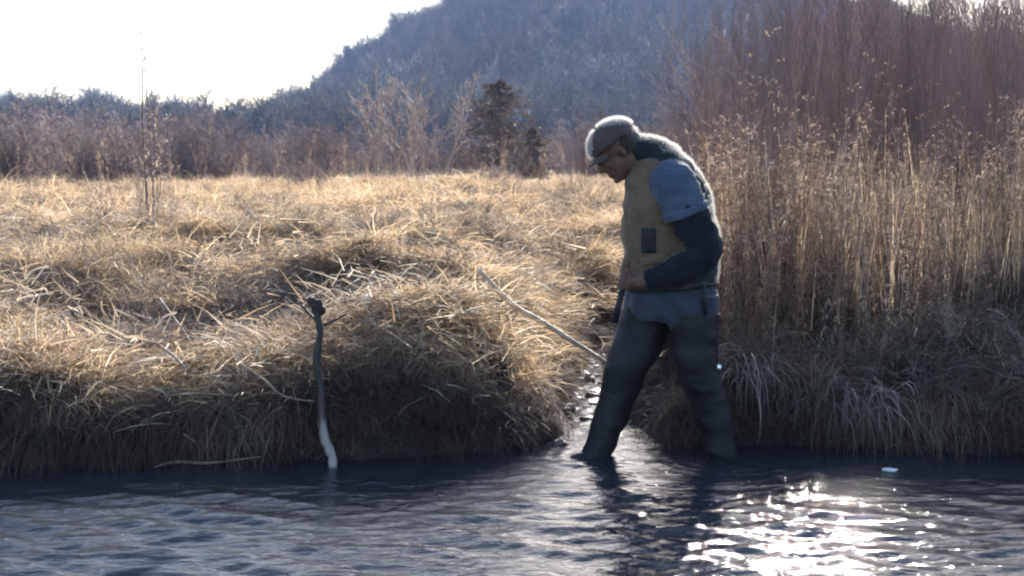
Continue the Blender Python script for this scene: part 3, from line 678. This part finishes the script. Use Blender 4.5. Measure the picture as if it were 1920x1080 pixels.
stick('bent_twig', [P(300, 745, 5.95), P(360, 738, 5.85), P(440, 742, 5.9)], [.003, .005, .003], M['stick'], 'low arched twig against the dark bank at left')
stick('floating_twig', [P(288, 876, 5.72), P(330, 866, 5.78), P(390, 868, 5.77), P(490, 856, 5.86)], [.003, .008, .006, .003], M['stick'], 'pale twig floating on the dark water below the left bank')
stick('floating_twig', [P(884, 880, 5.78), P(905, 890, 5.68), P(925, 901, 5.6)], [.002, .004, .002], M['stick'], 'short straw stuck in the water below the middle of the bank')
stick('slanted_twig', [P(1225, 792, 6.35), P(1262, 778, 6.4), P(1288, 762, 6.45)], [.003, .005, .003], M['stick'], 'slanted twig between the legs of the man')
stick('stubble_stem', [on_ground(362, 498, 0), on_ground(362, 498, 0) + Vector((.05, 0, .13)), on_ground(362, 498, 0) + Vector((.13, .02, .2))], [.005, .004, .003], M['stick'], 'short pale stem poking out of the grass at left')
# the stake
D0 = 5.78
st = empty('stake', P(622, 866, D0)); st.location.z = 0; tag(st, 'crooked dark stake standing in the water, its foot peeled pale', 'stake')
def rel(pts): return [Vector(p) - st.location for p in pts]
stick('post', rel([P(588, 566, D0 + .1), P(600, 620, D0 + .08), P(594, 672, D0 + .06), P(602, 730, D0 + .04), P(604, 790, D0 + .02), P(612, 830, D0 + .01), P(624, 864, D0), P(627, 930, D0 - .02)]), [.018, .015, .018, .016, .021, .022, .020, .019], M['stake'], None, parent=st, rough=.22)
stick('knot', rel([P(578, 560, D0 + .1), P(596, 574, D0 + .1), P(606, 590, D0 + .1)]), [.016, .032, .014], M['darkstick'], None, parent=st, rough=.3)
stick('side_twig', rel([P(592, 600, D0 + .1), P(575, 583, D0 + .11), P(567, 572, D0 + .12)]), [.007, .006, .004], M['darkstick'], None, parent=st)
stick('side_twig', rel([P(601, 612, D0 + .1), P(628, 600, D0 + .14), P(650, 588, D0 + .18)]), [.008, .006, .004], M['darkstick'], None, parent=st)
# stones at the mouth of the side channel
def blob(seed, a, b, c, n=2, amp=.18):
    bm = bmesh.new(); bmesh.ops.create_icosphere(bm, subdivisions=n + 1, radius=1); r = random.Random(seed); ofs = Vector((r.uniform(0, 9),) * 3)
    from mathutils import noise
    for v in bm.verts:
        f = 1 + amp * noise.noise(v.co * 1.6 + ofs) * 2; v.co = Vector((v.co.x * a * f, v.co.y * b * f, v.co.z * c * f))
    V = [v.co.copy() for v in bm.verts]; Fc = [tuple(v.index for v in f.verts) for f in bm.faces]; bm.free(); return V, Fc
for i, (px, py, s, lab) in enumerate([(968, 795, .055, 'rounded pale stone at the left lip of the side channel mouth'), (985, 832, .035, 'small upright stone at the water edge of the channel mouth'), (940, 838, .03, 'small stone left of the channel mouth'),
                                      (1022, 806, .05, 'dark wet stone in the channel mouth'), (1058, 772, .06, 'flat wet stone higher in the side channel'), (1102, 716, .05, 'wet stone far up the side channel'), (1048, 835, .04, 'half sunk stone behind the front foot of the man')]):
    p = on_ground(px, py, 0); s *= .75; V, Fc = blob(i, s * 1.3, s, s * .75, amp=.3); o = mesh_obj('stone', V, Fc, M['stone']); o.location = p + Vector((0, 0, s * .2)); tag(o, lab, 'stone')
for i in range(16):
    yy = 6.9 + i * .14; xx = float(np.interp(yy, [6.2, 7.2, 8.2, 9.2], [.5, .47, .51, .64])) + rng.uniform(-.13, .13); s = rng.uniform(.02, .042)
    V, Fc = blob(70 + i, s * 1.4, s, s * .6, 1, .3); o = mesh_obj('pebble', V, Fc, M['stone']); o.location = (xx, yy, max(gz(xx, yy), -.01) + s * .15); tag(o, 'wet pebble lying in the trickle of the side channel', 'stone', 'pebbles in the trickle of the side channel')
V, Fc = blob(30, .035, .03, .008); o = mesh_obj('foam_patch', V, Fc, M['foam']); o.location = on_ground(1668, 883, .003); tag(o, 'small pale scrap of foam on the dark water at right', 'foam')
for i, (px, py) in enumerate([(688, 560), (742, 553), (800, 577)]):
    V, Fc = blob(40 + i, .018, .016, .007); o = mesh_obj('pale_leaf', V, Fc, M['foam']); o.location = on_ground(px, py, .14); o.rotation_euler = (.9, .2, i)
    tag(o, ['bright curled leaf above the stake, leftmost of three', 'bright curled leaf in the middle of three in the sedge', 'bright curled leaf, rightmost of three in the sedge'][i], 'leaf', 'bright leaves in the sedge hollow')

# ------------------------------------------------------------------ the wading man
from mathutils import noise as mnoise
MD = 6.05
KPX = F_PX / MD
mats = dict(
    skin=surf('skin', (.11, .058, .044), (.17, .092, .068), 25, .55, .15, 90),
    hair=surf('dark_hair', (.03, .022, .018), (.06, .042, .03), 60, .5, .8, 150, sheen=.4),
    cap=surf('cap_cloth', (.060, .048, .044), (.10, .08, .072), 12, .9, .4, 240, sheen=.3),
    vest=surf('vest_cloth', (.11, .075, .045), (.18, .125, .08), 7, .9, .7, 60, sheen=.2),
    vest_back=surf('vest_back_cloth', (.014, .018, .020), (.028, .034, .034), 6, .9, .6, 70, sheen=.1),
    shirt=surf('blue_cloth', (.045, .065, .105), (.085, .11, .16), 6, .9, .6, 70, sheen=.2),
    navy=surf('navy_cloth', (.006, .008, .012), (.014, .016, .024), 6, .9, .6, 70, sheen=.1),
    jeans=surf('blue_grey_denim', (.030, .036, .058), (.055, .064, .095), 14, .85, .6, 90, sheen=.2),
    boot=surf('wet_rubber', (.006, .006, .008), (.014, .014, .015), 7, .55, .3, 40, spec=.3),
    dark=surf('black_plastic', (.012, .012, .014), (.03, .03, .035), 20, .4, .2, 60),
    eye=surf('eye_white', (.25, .22, .2), (.32, .29, .27), 5, .2, 0, 30),
    metal=surf('bright_metal', (.7, .7, .7), (.8, .8, .8), 5, .2, .1, 30, metallic=1))
man_o = empty('person', (P(1235, 860, MD).x, MD, -.06)); tag(man_o, 'man in cap, tan vest and dark hip boots wading with his head bowed', 'person')
ORG = man_o.location.copy()
Yv = Vector((0, 1, 0))
def loft(parts, rings, n=20, power=2.0, cap=True):
    """rings: (point, in-plane half width, half depth along Y)"""
    V, Fc = parts; b = len(V); pts = [r[0] for r in rings]; m = len(pts)
    for i, (p, a, c) in enumerate(rings):
        d = (pts[min(i + 1, m - 1)] - pts[max(i - 1, 0)]).normalized()
        v = (Yv - d * Yv.dot(d)); v = v.normalized() if v.length > .25 else Vector((0, 0, 1)).cross(d).normalized(); u = d.cross(v).normalized()
        for k in range(n):
            t = 2 * math.pi * k / n; ct, st_ = math.cos(t), math.sin(t)
            V.append(p + u * a * math.copysign(abs(ct) ** (2 / power), ct) + v * c * math.copysign(abs(st_) ** (2 / power), st_))
    for i in range(m - 1):
        for k in range(n): Fc.append((b + i * n + k, b + i * n + (k + 1) % n, b + (i + 1) * n + (k + 1) % n, b + (i + 1) * n + k))
    if cap:
        Fc.append(tuple(b + k for k in range(n))[::-1]); Fc.append(tuple(b + (m - 1) * n + k for k in range(n)))
def sring(rings, n=5):
    out = []; 
    P3 = smooth_pts([r[0] for r in rings], n); m = len(rings) - 1
    for i, p in enumerate(P3):
        t = i / n; k = min(int(t), m - 1); f = t - k; f = f * f * (3 - 2 * f) * .5 + f * .5
        out.append((p, rings[k][1] * (1 - f) + rings[k + 1][1] * f, rings[k][2] * (1 - f) + rings[k + 1][2] * f))
    return out
def ball(parts, c, r, ax=None, sub=2):
    V, Fc = parts; b = len(V); bm = bmesh.new(); bmesh.ops.create_icosphere(bm, subdivisions=sub, radius=1)
    for v in bm.verts:
        q = Vector((v.co.x * r[0], v.co.y * r[1], v.co.z * r[2]))
        V.append(c + (ax @ q if ax else q))
    for f in bm.faces: Fc.append(tuple(b + v.index for v in f.verts))
    bm.free()
def px(x, y, D, hw=0, b=0): return (P(x, y, D), hw / KPX, b)
def skin_mesh(name, parts, mat, voxel=.01, smooth=3, wrinkle=0, parent=man_o, wscale=9, wst=(1, 1, 1.8)):
    V, Fc = parts; me = bpy.data.meshes.new('tmp'); me.from_pydata([tuple(v - ORG) for v in V], [], Fc)
    bm = bmesh.new(); bm.from_mesh(me); bmesh.ops.recalc_face_normals(bm, faces=bm.faces); bm.to_mesh(me); bm.free()
    o = bpy.data.objects.new('tmp', me); COL.objects.link(o)
    md = o.modifiers.new('r', 'REMESH'); md.mode = 'VOXEL'; md.voxel_size = voxel
    sm = o.modifiers.new('s', 'SMOOTH'); sm.iterations = smooth; sm.factor = .5
    dg = bpy.context.evaluated_depsgraph_get(); new = bpy.data.meshes.new_from_object(o.evaluated_get(dg))
    bpy.data.objects.remove(o)
    if wrinkle:
        new.calc_loop_triangles(); ns = [v.normal.copy() for v in new.vertices]
        for v, nn in zip(new.vertices, ns):
            q = Vector((v.co.x * wst[0], v.co.y * wst[1], v.co.z * wst[2])) * wscale
            h = mnoise.noise(q) + .5 * mnoise.noise(q * 2.3 + Vector((5, 1, 3))); r_ = 1 - abs(mnoise.noise(q * .8 + Vector((9, 9, 2)))) * 2.2
            v.co += nn * wrinkle * (h * .6 + r_ * .5)
    for p in new.polygons: p.use_smooth = True
    new.name = name; new.materials.clear(); new.materials.append(mat)
    ob = bpy.data.objects.new(name, new); COL.objects.link(ob); ob.parent = parent; return ob
# head frame
TILT = R(38); HF = Vector((-math.cos(TILT), -.08, -math.sin(TILT))).normalized(); HS = Vector((-.08, 1, 0)).normalized(); HU = HF.cross(HS).normalized()
if HU.z < 0: HU = -HU
HS = HU.cross(HF)
HM = Matrix((HF, HS, HU)).transposed(); HC = P(1156, 283, 6.05); HSC = 1.13
def hp(f, u, s=0): return HC + (HF * f + HU * u + HS * s) * HSC
def hb(parts, f, u, s, rf, ru, rs, sub=2): ball(parts, hp(f, u, s), (rf * HSC, rs * HSC, ru * HSC), HM, sub)
body = ([], [])
hb(body, -.012, .035, 0, .098, .088, .076, 3); hb(body, .03, -.03, 0, .062, .085, .060, 3); hb(body, .042, -.088, 0, .040, .030, .040); hb(body, .0, -.06, 0, .06, .05, .055)
hb(body, .093, -.028, 0, .022, .014, .015); hb(body, .086, -.008, 0, .016, .028, .010); hb(body, .078, .022, 0, .016, .011, .048)
hb(body, .080, -.062, 0, .014, .006, .024); hb(body, .078, -.074, 0, .013, .007, .020); hb(body, .072, -.1, 0, .016, .013, .018)
for s in (-1, 1): hb(body, -.008, -.012, s * .074, .014, .025, .010); hb(body, .066, -.028, s * .036, .016, .018, .018)
loft(body, sring([(hp(-.03, -.02), .058, .058), (P(1190, 305, 6.05), .062, .060), px(1222, 318, 6.05, 30, .085)]))
loft(body, sring([px(1220, 305, 6.05, 28, .10), px(1236, 350, 6.05, 56, .165), px(1250, 420, 6.05, 62, .16), px(1258, 500, 6.05, 60, .15), px(1262, 560, 6.05, 64, .155), px(1262, 590, 6.05, 50, .13)]))
LEG = dict(front=[px(1228, 562, 6.14, 44, .10), px(1206, 620, 6.10, 38, .088), px(1178, 676, 6.02, 30, .068), px(1158, 765, 6.05, 28, .066), px(1124, 838, 6.02, 20, .045), px(1112, 866, 6.01, 20, .045)],
           rear=[px(1292, 562, 5.97, 42, .10), px(1302, 620, 5.96, 36, .088), px(1306, 686, 5.93, 29, .066), px(1334, 770, 5.94, 27, .064), px(1352, 845, 5.92, 20, .045), px(1356, 880, 5.92, 20, .045)])
for k in LEG: loft(body, sring(LEG[k]))
ARM_N = [px(1262, 345, 5.86, 30, .062), px(1290, 400, 5.82, 24, .055), px(1320, 468, 5.80, 19, .045), px(1277, 505, 5.80, 20, .045), px(1230, 524, 5.83, 14, .032), px(1198, 529, 5.87, 12, .024)]
ARM_F = [px(1222, 352, 6.24, 28, .062), px(1208, 405, 6.30, 22, .05), px(1206, 462, 6.32, 18, .044), px(1192, 492, 6.24, 16, .036), px(1180, 520, 6.10, 12, .028)]
loft(body, sring(ARM_N)); loft(body, sring(ARM_F))
def hand(c, axis, pd, fw, sgn=1, off=0):
    """a fist closed on a rod: axis along the rod, pd the side the palm sits on, fw the way the fingers go first"""
    axis = axis.normalized(); a2 = pd.normalized(); b2 = fw.normalized(); RR = .023
    def rp(th, h, rr=RR): return c + (a2 * math.cos(th) + b2 * math.sin(th)) * rr + axis * h
    M3 = Matrix((a2, b2, axis)).transposed()
    ball(body, c + a2 * .026 - b2 * .018 + axis * .0, (.015, .040, .043), M3, 3)
    for j, (h, l, r_) in enumerate([(.031, .95, .0092), (.010, 1.0, .0096), (-.011, .94, .0092), (-.031, .78, .0082)]):
        ths = [R(18), R(62), R(110), R(165), R(165 + 60 * l)]
        loft(body, sring([(rp(t, h, RR + (.006 if q < 2 else 0)), r_ * (1.08 - .07 * q), r_ * (1.08 - .07 * q)) for q, t in enumerate(ths)], 3), n=10)
    loft(body, sring([(c + a2 * .03 - b2 * .035 + axis * .025, .013, .013), (rp(R(-30), .045, .030), .0115, .0115), (rp(R(10), .058, .024), .0105, .0105), (rp(R(75), .056, .022), .009, .009)], 3), n=10)
rod0, rod1 = P(1180, 488, 5.98), P(1152, 606, 5.98)
AX = (rod0 - rod1).normalized(); hc1 = rod1.lerp(rod0, .66); hc2 = rod1.lerp(rod0, .90)
hand(hc1, AX, Vector((.25, -1, 0)), Vector((-1, -.1, 0)))
hand(hc2, AX, Vector((.25, 1, 0)), Vector((-1, .1, 0)))
loft(body, [(ARM_N[-1][0], .028, .022), (hc1 + Vector((.035, -.03, 0)), .026, .018)]); loft(body, [(ARM_F[-1][0], .028, .024), (hc2 + Vector((.035, .03, 0)), .026, .018)])
skin_mesh('body', body, mats['skin'], .0062, 2)
# face and hair
for s in (-1, 1):
    e = ([], []); hb(e, .072, -.004, s * .028, .011, .007, .011); V, Fc = e
    eo = mesh_obj('eye', [v - ORG for v in V], Fc, mats['eye'], man_o)
    e = ([], []); hb(e, .081, -.005, s * .029, .004, .006, .006); mesh_obj('iris', [v - ORG for v in e[0]], e[1], mats['dark'], eo)
hair = ([], []); hb(hair, -.04, .012, 0, .078, .07, .079, 3); hb(hair, -.055, -.045, 0, .05, .045, .06)
skin_mesh('hair', hair, mats['hair'], .008, 1, .003, wscale=40)
# cap: dome with an edge, curved brim
cap = ([], []); bm = bmesh.new(); bmesh.ops.create_uvsphere(bm, u_segments=32, v_segments=20, radius=1)
bmesh.ops.delete(bm, geom=[v for v in bm.verts if v.co.z < -.08], context='VERTS'); bm.verts.index_update()
bmesh.ops.solidify(bm, geom=bm.faces[:], thickness=.03)
Vc = [hp(-.010 + v.co.x * .109, .040 + v.co.z * .088, v.co.y * .089) for v in bm.verts]; Fcp = [tuple(v.index for v in f.verts) for f in bm.faces]; bm.free()
cp = mesh_obj('cap', [v - ORG for v in Vc], Fcp, mats['cap'], man_o)
BV = []; BF = []; nu, nv = 14, 6
for lay in (0, 1):
    for j in range(nv + 1):
        for i in range(nu + 1):
            a = (i / nu * 2 - 1); ang = a * R(62); t = j / nv; ex = t * .038 * (1 - a * a * .55)
            f = -.010 + math.cos(ang) * .104 + ex; s_ = math.sin(ang) * .085 * (1 - .12 * t); u = .036 - t * .016 - a * a * .016 - lay * .0035
            BV.append(hp(f, u, s_) - ORG)
o_ = (nu + 1) * (nv + 1)
for j in range(nv):
    for i in range(nu):
        q = (j * (nu + 1) + i, j * (nu + 1) + i + 1, (j + 1) * (nu + 1) + i + 1, (j + 1) * (nu + 1) + i); BF.append(q); BF.append(tuple(k + o_ for k in q[::-1]))
for i in range(nu): q = nv * (nu + 1) + i; BF.append((q, q + 1, q + 1 + o_, q + o_))
mesh_obj('brim', BV, BF, mats['cap'], cp)
# shirt with short blue sleeve, navy long sleeves under it
sh = ([], []); loft(sh, sring([px(1205, 292, 6.05, 26, .075), px(1222, 308, 6.05, 44, .12), px(1240, 350, 6.05, 68, .185), px(1252, 420, 6.05, 72, .18), px(1258, 500, 6.05, 70, .175)]))
loft(sh, sring([px(1246, 326, 5.93, 34, .07), px(1264, 346, 5.86, 42, .082), px(1280, 382, 5.83, 38, .078), px(1287, 398, 5.82, 37, .076)]))
loft(sh, sring([px(1222, 326, 6.17, 34, .07), px(1222, 350, 6.24, 40, .08), px(1210, 396, 6.29, 34, .072)]))
skin_mesh('shirt', sh, mats['shirt'], .010, 2, .012, wscale=11)
sl_ = ([], []); loft(sl_, sring([px(1276, 366, 5.84, 33, .070), px(1300, 420, 5.81, 34, .068), px(1322, 470, 5.80, 31, .062), px(1277, 507, 5.80, 28, .058), px(1214, 527, 5.85, 20, .04)]))
skin_mesh('sleeve', sl_, mats['navy'], .009, 2, .012, wscale=13)
sl_ = ([], []); loft(sl_, sring([px(1212, 380, 6.28, 30, .066), px(1207, 430, 6.31, 27, .06), px(1206, 462, 6.32, 26, .056), px(1190, 498, 6.22, 22, .046), px(1183, 514, 6.14, 18, .04)]))
skin_mesh('sleeve', sl_, mats['navy'], .009, 3, .006, wscale=14)
hm = ([], []); loft(hm, sring([px(1283, 390, 5.82, 43, .086), px(1288, 404, 5.82, 41, .084)], 3)); skin_mesh('sleeve_hem', hm, mats['shirt'], .008, 1, .006)
# vest: tan front, dark back, pockets
vf = ([], []); loft(vf, sring([px(1206, 300, 6.05, 30, .10), px(1222, 330, 6.05, 54, .155), px(1236, 380, 6.05, 68, .20), px(1240, 440, 6.05, 74, .205), px(1246, 500, 6.05, 70, .20), px(1250, 532, 6.05, 70, .195)]), power=2.3)
skin_mesh('vest', vf, mats['vest'], .010, 2, .015, wscale=7)
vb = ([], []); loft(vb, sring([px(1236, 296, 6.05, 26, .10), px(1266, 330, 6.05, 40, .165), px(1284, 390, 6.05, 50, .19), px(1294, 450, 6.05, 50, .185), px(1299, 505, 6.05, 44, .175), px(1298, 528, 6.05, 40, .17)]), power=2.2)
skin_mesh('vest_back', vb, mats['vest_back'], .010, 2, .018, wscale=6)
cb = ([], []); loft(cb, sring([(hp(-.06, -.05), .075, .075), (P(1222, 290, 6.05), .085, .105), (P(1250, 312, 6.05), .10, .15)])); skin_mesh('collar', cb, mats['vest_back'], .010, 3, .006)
pk = ([], []); loft(pk, [(P(1216, 428, 5.855), .034, .016), (P(1216, 474, 5.86), .036, .018)], power=5); skin_mesh('pocket', pk, mats['dark'], .006, 1, .003)
pk = ([], []); loft(pk, [(P(1222, 486, 5.86), .055, .018), (P(1226, 522, 5.87), .056, .02)], power=5); skin_mesh('pocket', pk, mats['vest'], .006, 1, .003)
# belt, jeans, hip boots
bt = ([], []); loft(bt, [px(1259, 524, 6.05, 85, .21), px(1260, 538, 6.05, 86, .212)], n=32, power=2.3); skin_mesh('belt', bt, mats['dark'], .007, 1, .002)
jn = ([], []); loft(jn, sring([px(1260, 522, 6.05, 78, .19), px(1262, 560, 6.05, 82, .195), px(1262, 596, 6.05, 74, .175)]), power=2.3)
loft(jn, sring([px(1226, 562, 6.14, 56, .125), px(1214, 600, 6.12, 50, .112), px(1210, 622, 6.115, 44, .10)]))
loft(jn, sring([px(1294, 562, 5.97, 54, .125), px(1300, 600, 5.96, 47, .11), px(1304, 622, 5.96, 42, .10)]))
skin_mesh('jeans', jn, mats['jeans'], .010, 2, .012, wscale=9)
for k, top in (('front', 0), ('rear', 1)):
    b_ = ([], [])
    if k == 'front':
        loft(b_, sring([px(1214, 592, 6.115, 53, .128), px(1200, 634, 6.08, 48, .114), px(1178, 680, 6.02, 41, .098), px(1156, 750, 6.04, 34, .085), px(1130, 822, 6.02, 28, .07), px(1116, 852, 6.01, 27, .065)]))
        loft(b_, sring([(P(1136, 850, 6.01), .055, .05), (P(1112, 858, 6.0), .052, .055), (P(1086, 864, 5.99), .040, .055), (P(1066, 868, 5.985), .026, .040)]))
    else:
        loft(b_, sring([px(1300, 590, 5.965, 50, .126), px(1302, 634, 5.95, 44, .112), px(1307, 686, 5.93, 39, .096), px(1331, 762, 5.94, 34, .085), px(1349, 832, 5.92, 29, .07), px(1354, 878, 5.92, 28, .065)]))
        loft(b_, sring([(P(1362, 882, 5.92), .055, .05), (P(1336, 888, 5.91), .052, .055), (P(1306, 892, 5.90), .042, .055), (P(1284, 894, 5.90), .026, .04)]))
    skin_mesh('hip_boot', b_, mats['boot'], .009, 2, .011, wscale=6, wst=(1, 1, 1.9))
for (a_, b__, yy, nm) in (((1322, 590), (1318, 534), 5.85, 'boot_strap'), ((1190, 596), (1200, 536), 5.99, 'boot_strap')):
    p0, p1 = P(*a_, yy), P(*b__, yy - .01); V, Fc = tube_mesh(smooth_pts([p0, p0.lerp(p1, .5) + Vector((0, -.012, 0)), p1]), [.009, .008, .008], 8, .03); mesh_obj(nm, [v - ORG for v in V], Fc, mats['dark'], man_o)
fl = ([], []); loft(fl, [(P(1223, 480, 5.845), .060, .016), (P(1225, 494, 5.845), .058, .018)], power=5); skin_mesh('pocket_flap', fl, mats['vest'], .005, 1, .002)
bk = ([], []); loft(bk, [(P(1340, 688, 5.90), .020, .008), (P(1352, 691, 5.90), .016, .008)]); skin_mesh('buckle', bk, mats['metal'], .004, 1)  # shiny patch added at the rear knee to give a white glint
V, Fc = tube_mesh([rod1, rod1.lerp(rod0, .3), rod1.lerp(rod0, .7), rod0 + AX * .03], [.019, .016, .014, .014], 10, .06)
tag(mesh_obj('short_rod', V, Fc, mats['dark']), 'short dark rod gripped in both hands of the man', 'rod')
# added pale fuzz on upper and outer faces, standing in for the bright rim
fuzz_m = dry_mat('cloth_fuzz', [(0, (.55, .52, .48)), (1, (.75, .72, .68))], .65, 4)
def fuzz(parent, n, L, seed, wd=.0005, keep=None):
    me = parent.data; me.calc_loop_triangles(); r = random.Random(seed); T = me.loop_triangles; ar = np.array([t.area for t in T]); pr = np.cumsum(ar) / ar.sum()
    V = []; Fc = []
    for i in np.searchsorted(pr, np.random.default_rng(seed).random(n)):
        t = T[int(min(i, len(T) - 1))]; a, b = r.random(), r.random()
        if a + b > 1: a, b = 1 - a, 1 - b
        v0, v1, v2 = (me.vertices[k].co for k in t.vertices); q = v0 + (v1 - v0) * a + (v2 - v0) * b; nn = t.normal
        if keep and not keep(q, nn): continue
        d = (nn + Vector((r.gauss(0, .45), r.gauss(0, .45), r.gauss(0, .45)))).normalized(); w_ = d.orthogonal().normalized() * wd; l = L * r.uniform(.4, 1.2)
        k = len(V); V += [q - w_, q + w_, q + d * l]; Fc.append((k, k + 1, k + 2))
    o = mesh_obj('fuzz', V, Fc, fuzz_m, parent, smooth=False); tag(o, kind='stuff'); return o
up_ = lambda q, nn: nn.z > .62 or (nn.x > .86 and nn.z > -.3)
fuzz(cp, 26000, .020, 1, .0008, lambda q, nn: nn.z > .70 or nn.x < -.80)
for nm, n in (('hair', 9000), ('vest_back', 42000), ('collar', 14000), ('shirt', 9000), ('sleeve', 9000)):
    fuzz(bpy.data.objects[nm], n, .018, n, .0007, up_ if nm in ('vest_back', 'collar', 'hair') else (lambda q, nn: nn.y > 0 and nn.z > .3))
# ------------------------------------------------------------------ haze
mz, N, L = mat_new('haze'); vol = N.new('ShaderNodeVolumePrincipled'); vol.inputs['Color'].default_value = (.45, .60, 1, 1); vol.inputs['Density'].default_value = HAZE_D
vol.inputs['Anisotropy'].default_value = .0
oz = N.new('ShaderNodeOutputMaterial'); L.new(vol.outputs[0], oz.inputs['Volume'])
hx, h0, h1, y0, y1 = 830, -2, 85, -170, 880
V = [(x_, y_, z_) for z_ in (h0, h1) for y_ in (y0, y1) for x_ in (-hx, hx)]
mesh_obj('haze', V, [(0, 2, 3, 1), (4, 5, 7, 6), (0, 1, 5, 4), (2, 6, 7, 3), (0, 4, 6, 2), (1, 3, 7, 5)], mz, smooth=False)
tag(bpy.data.objects['haze'], 'thin blue haze in the valley air', kind='stuff')
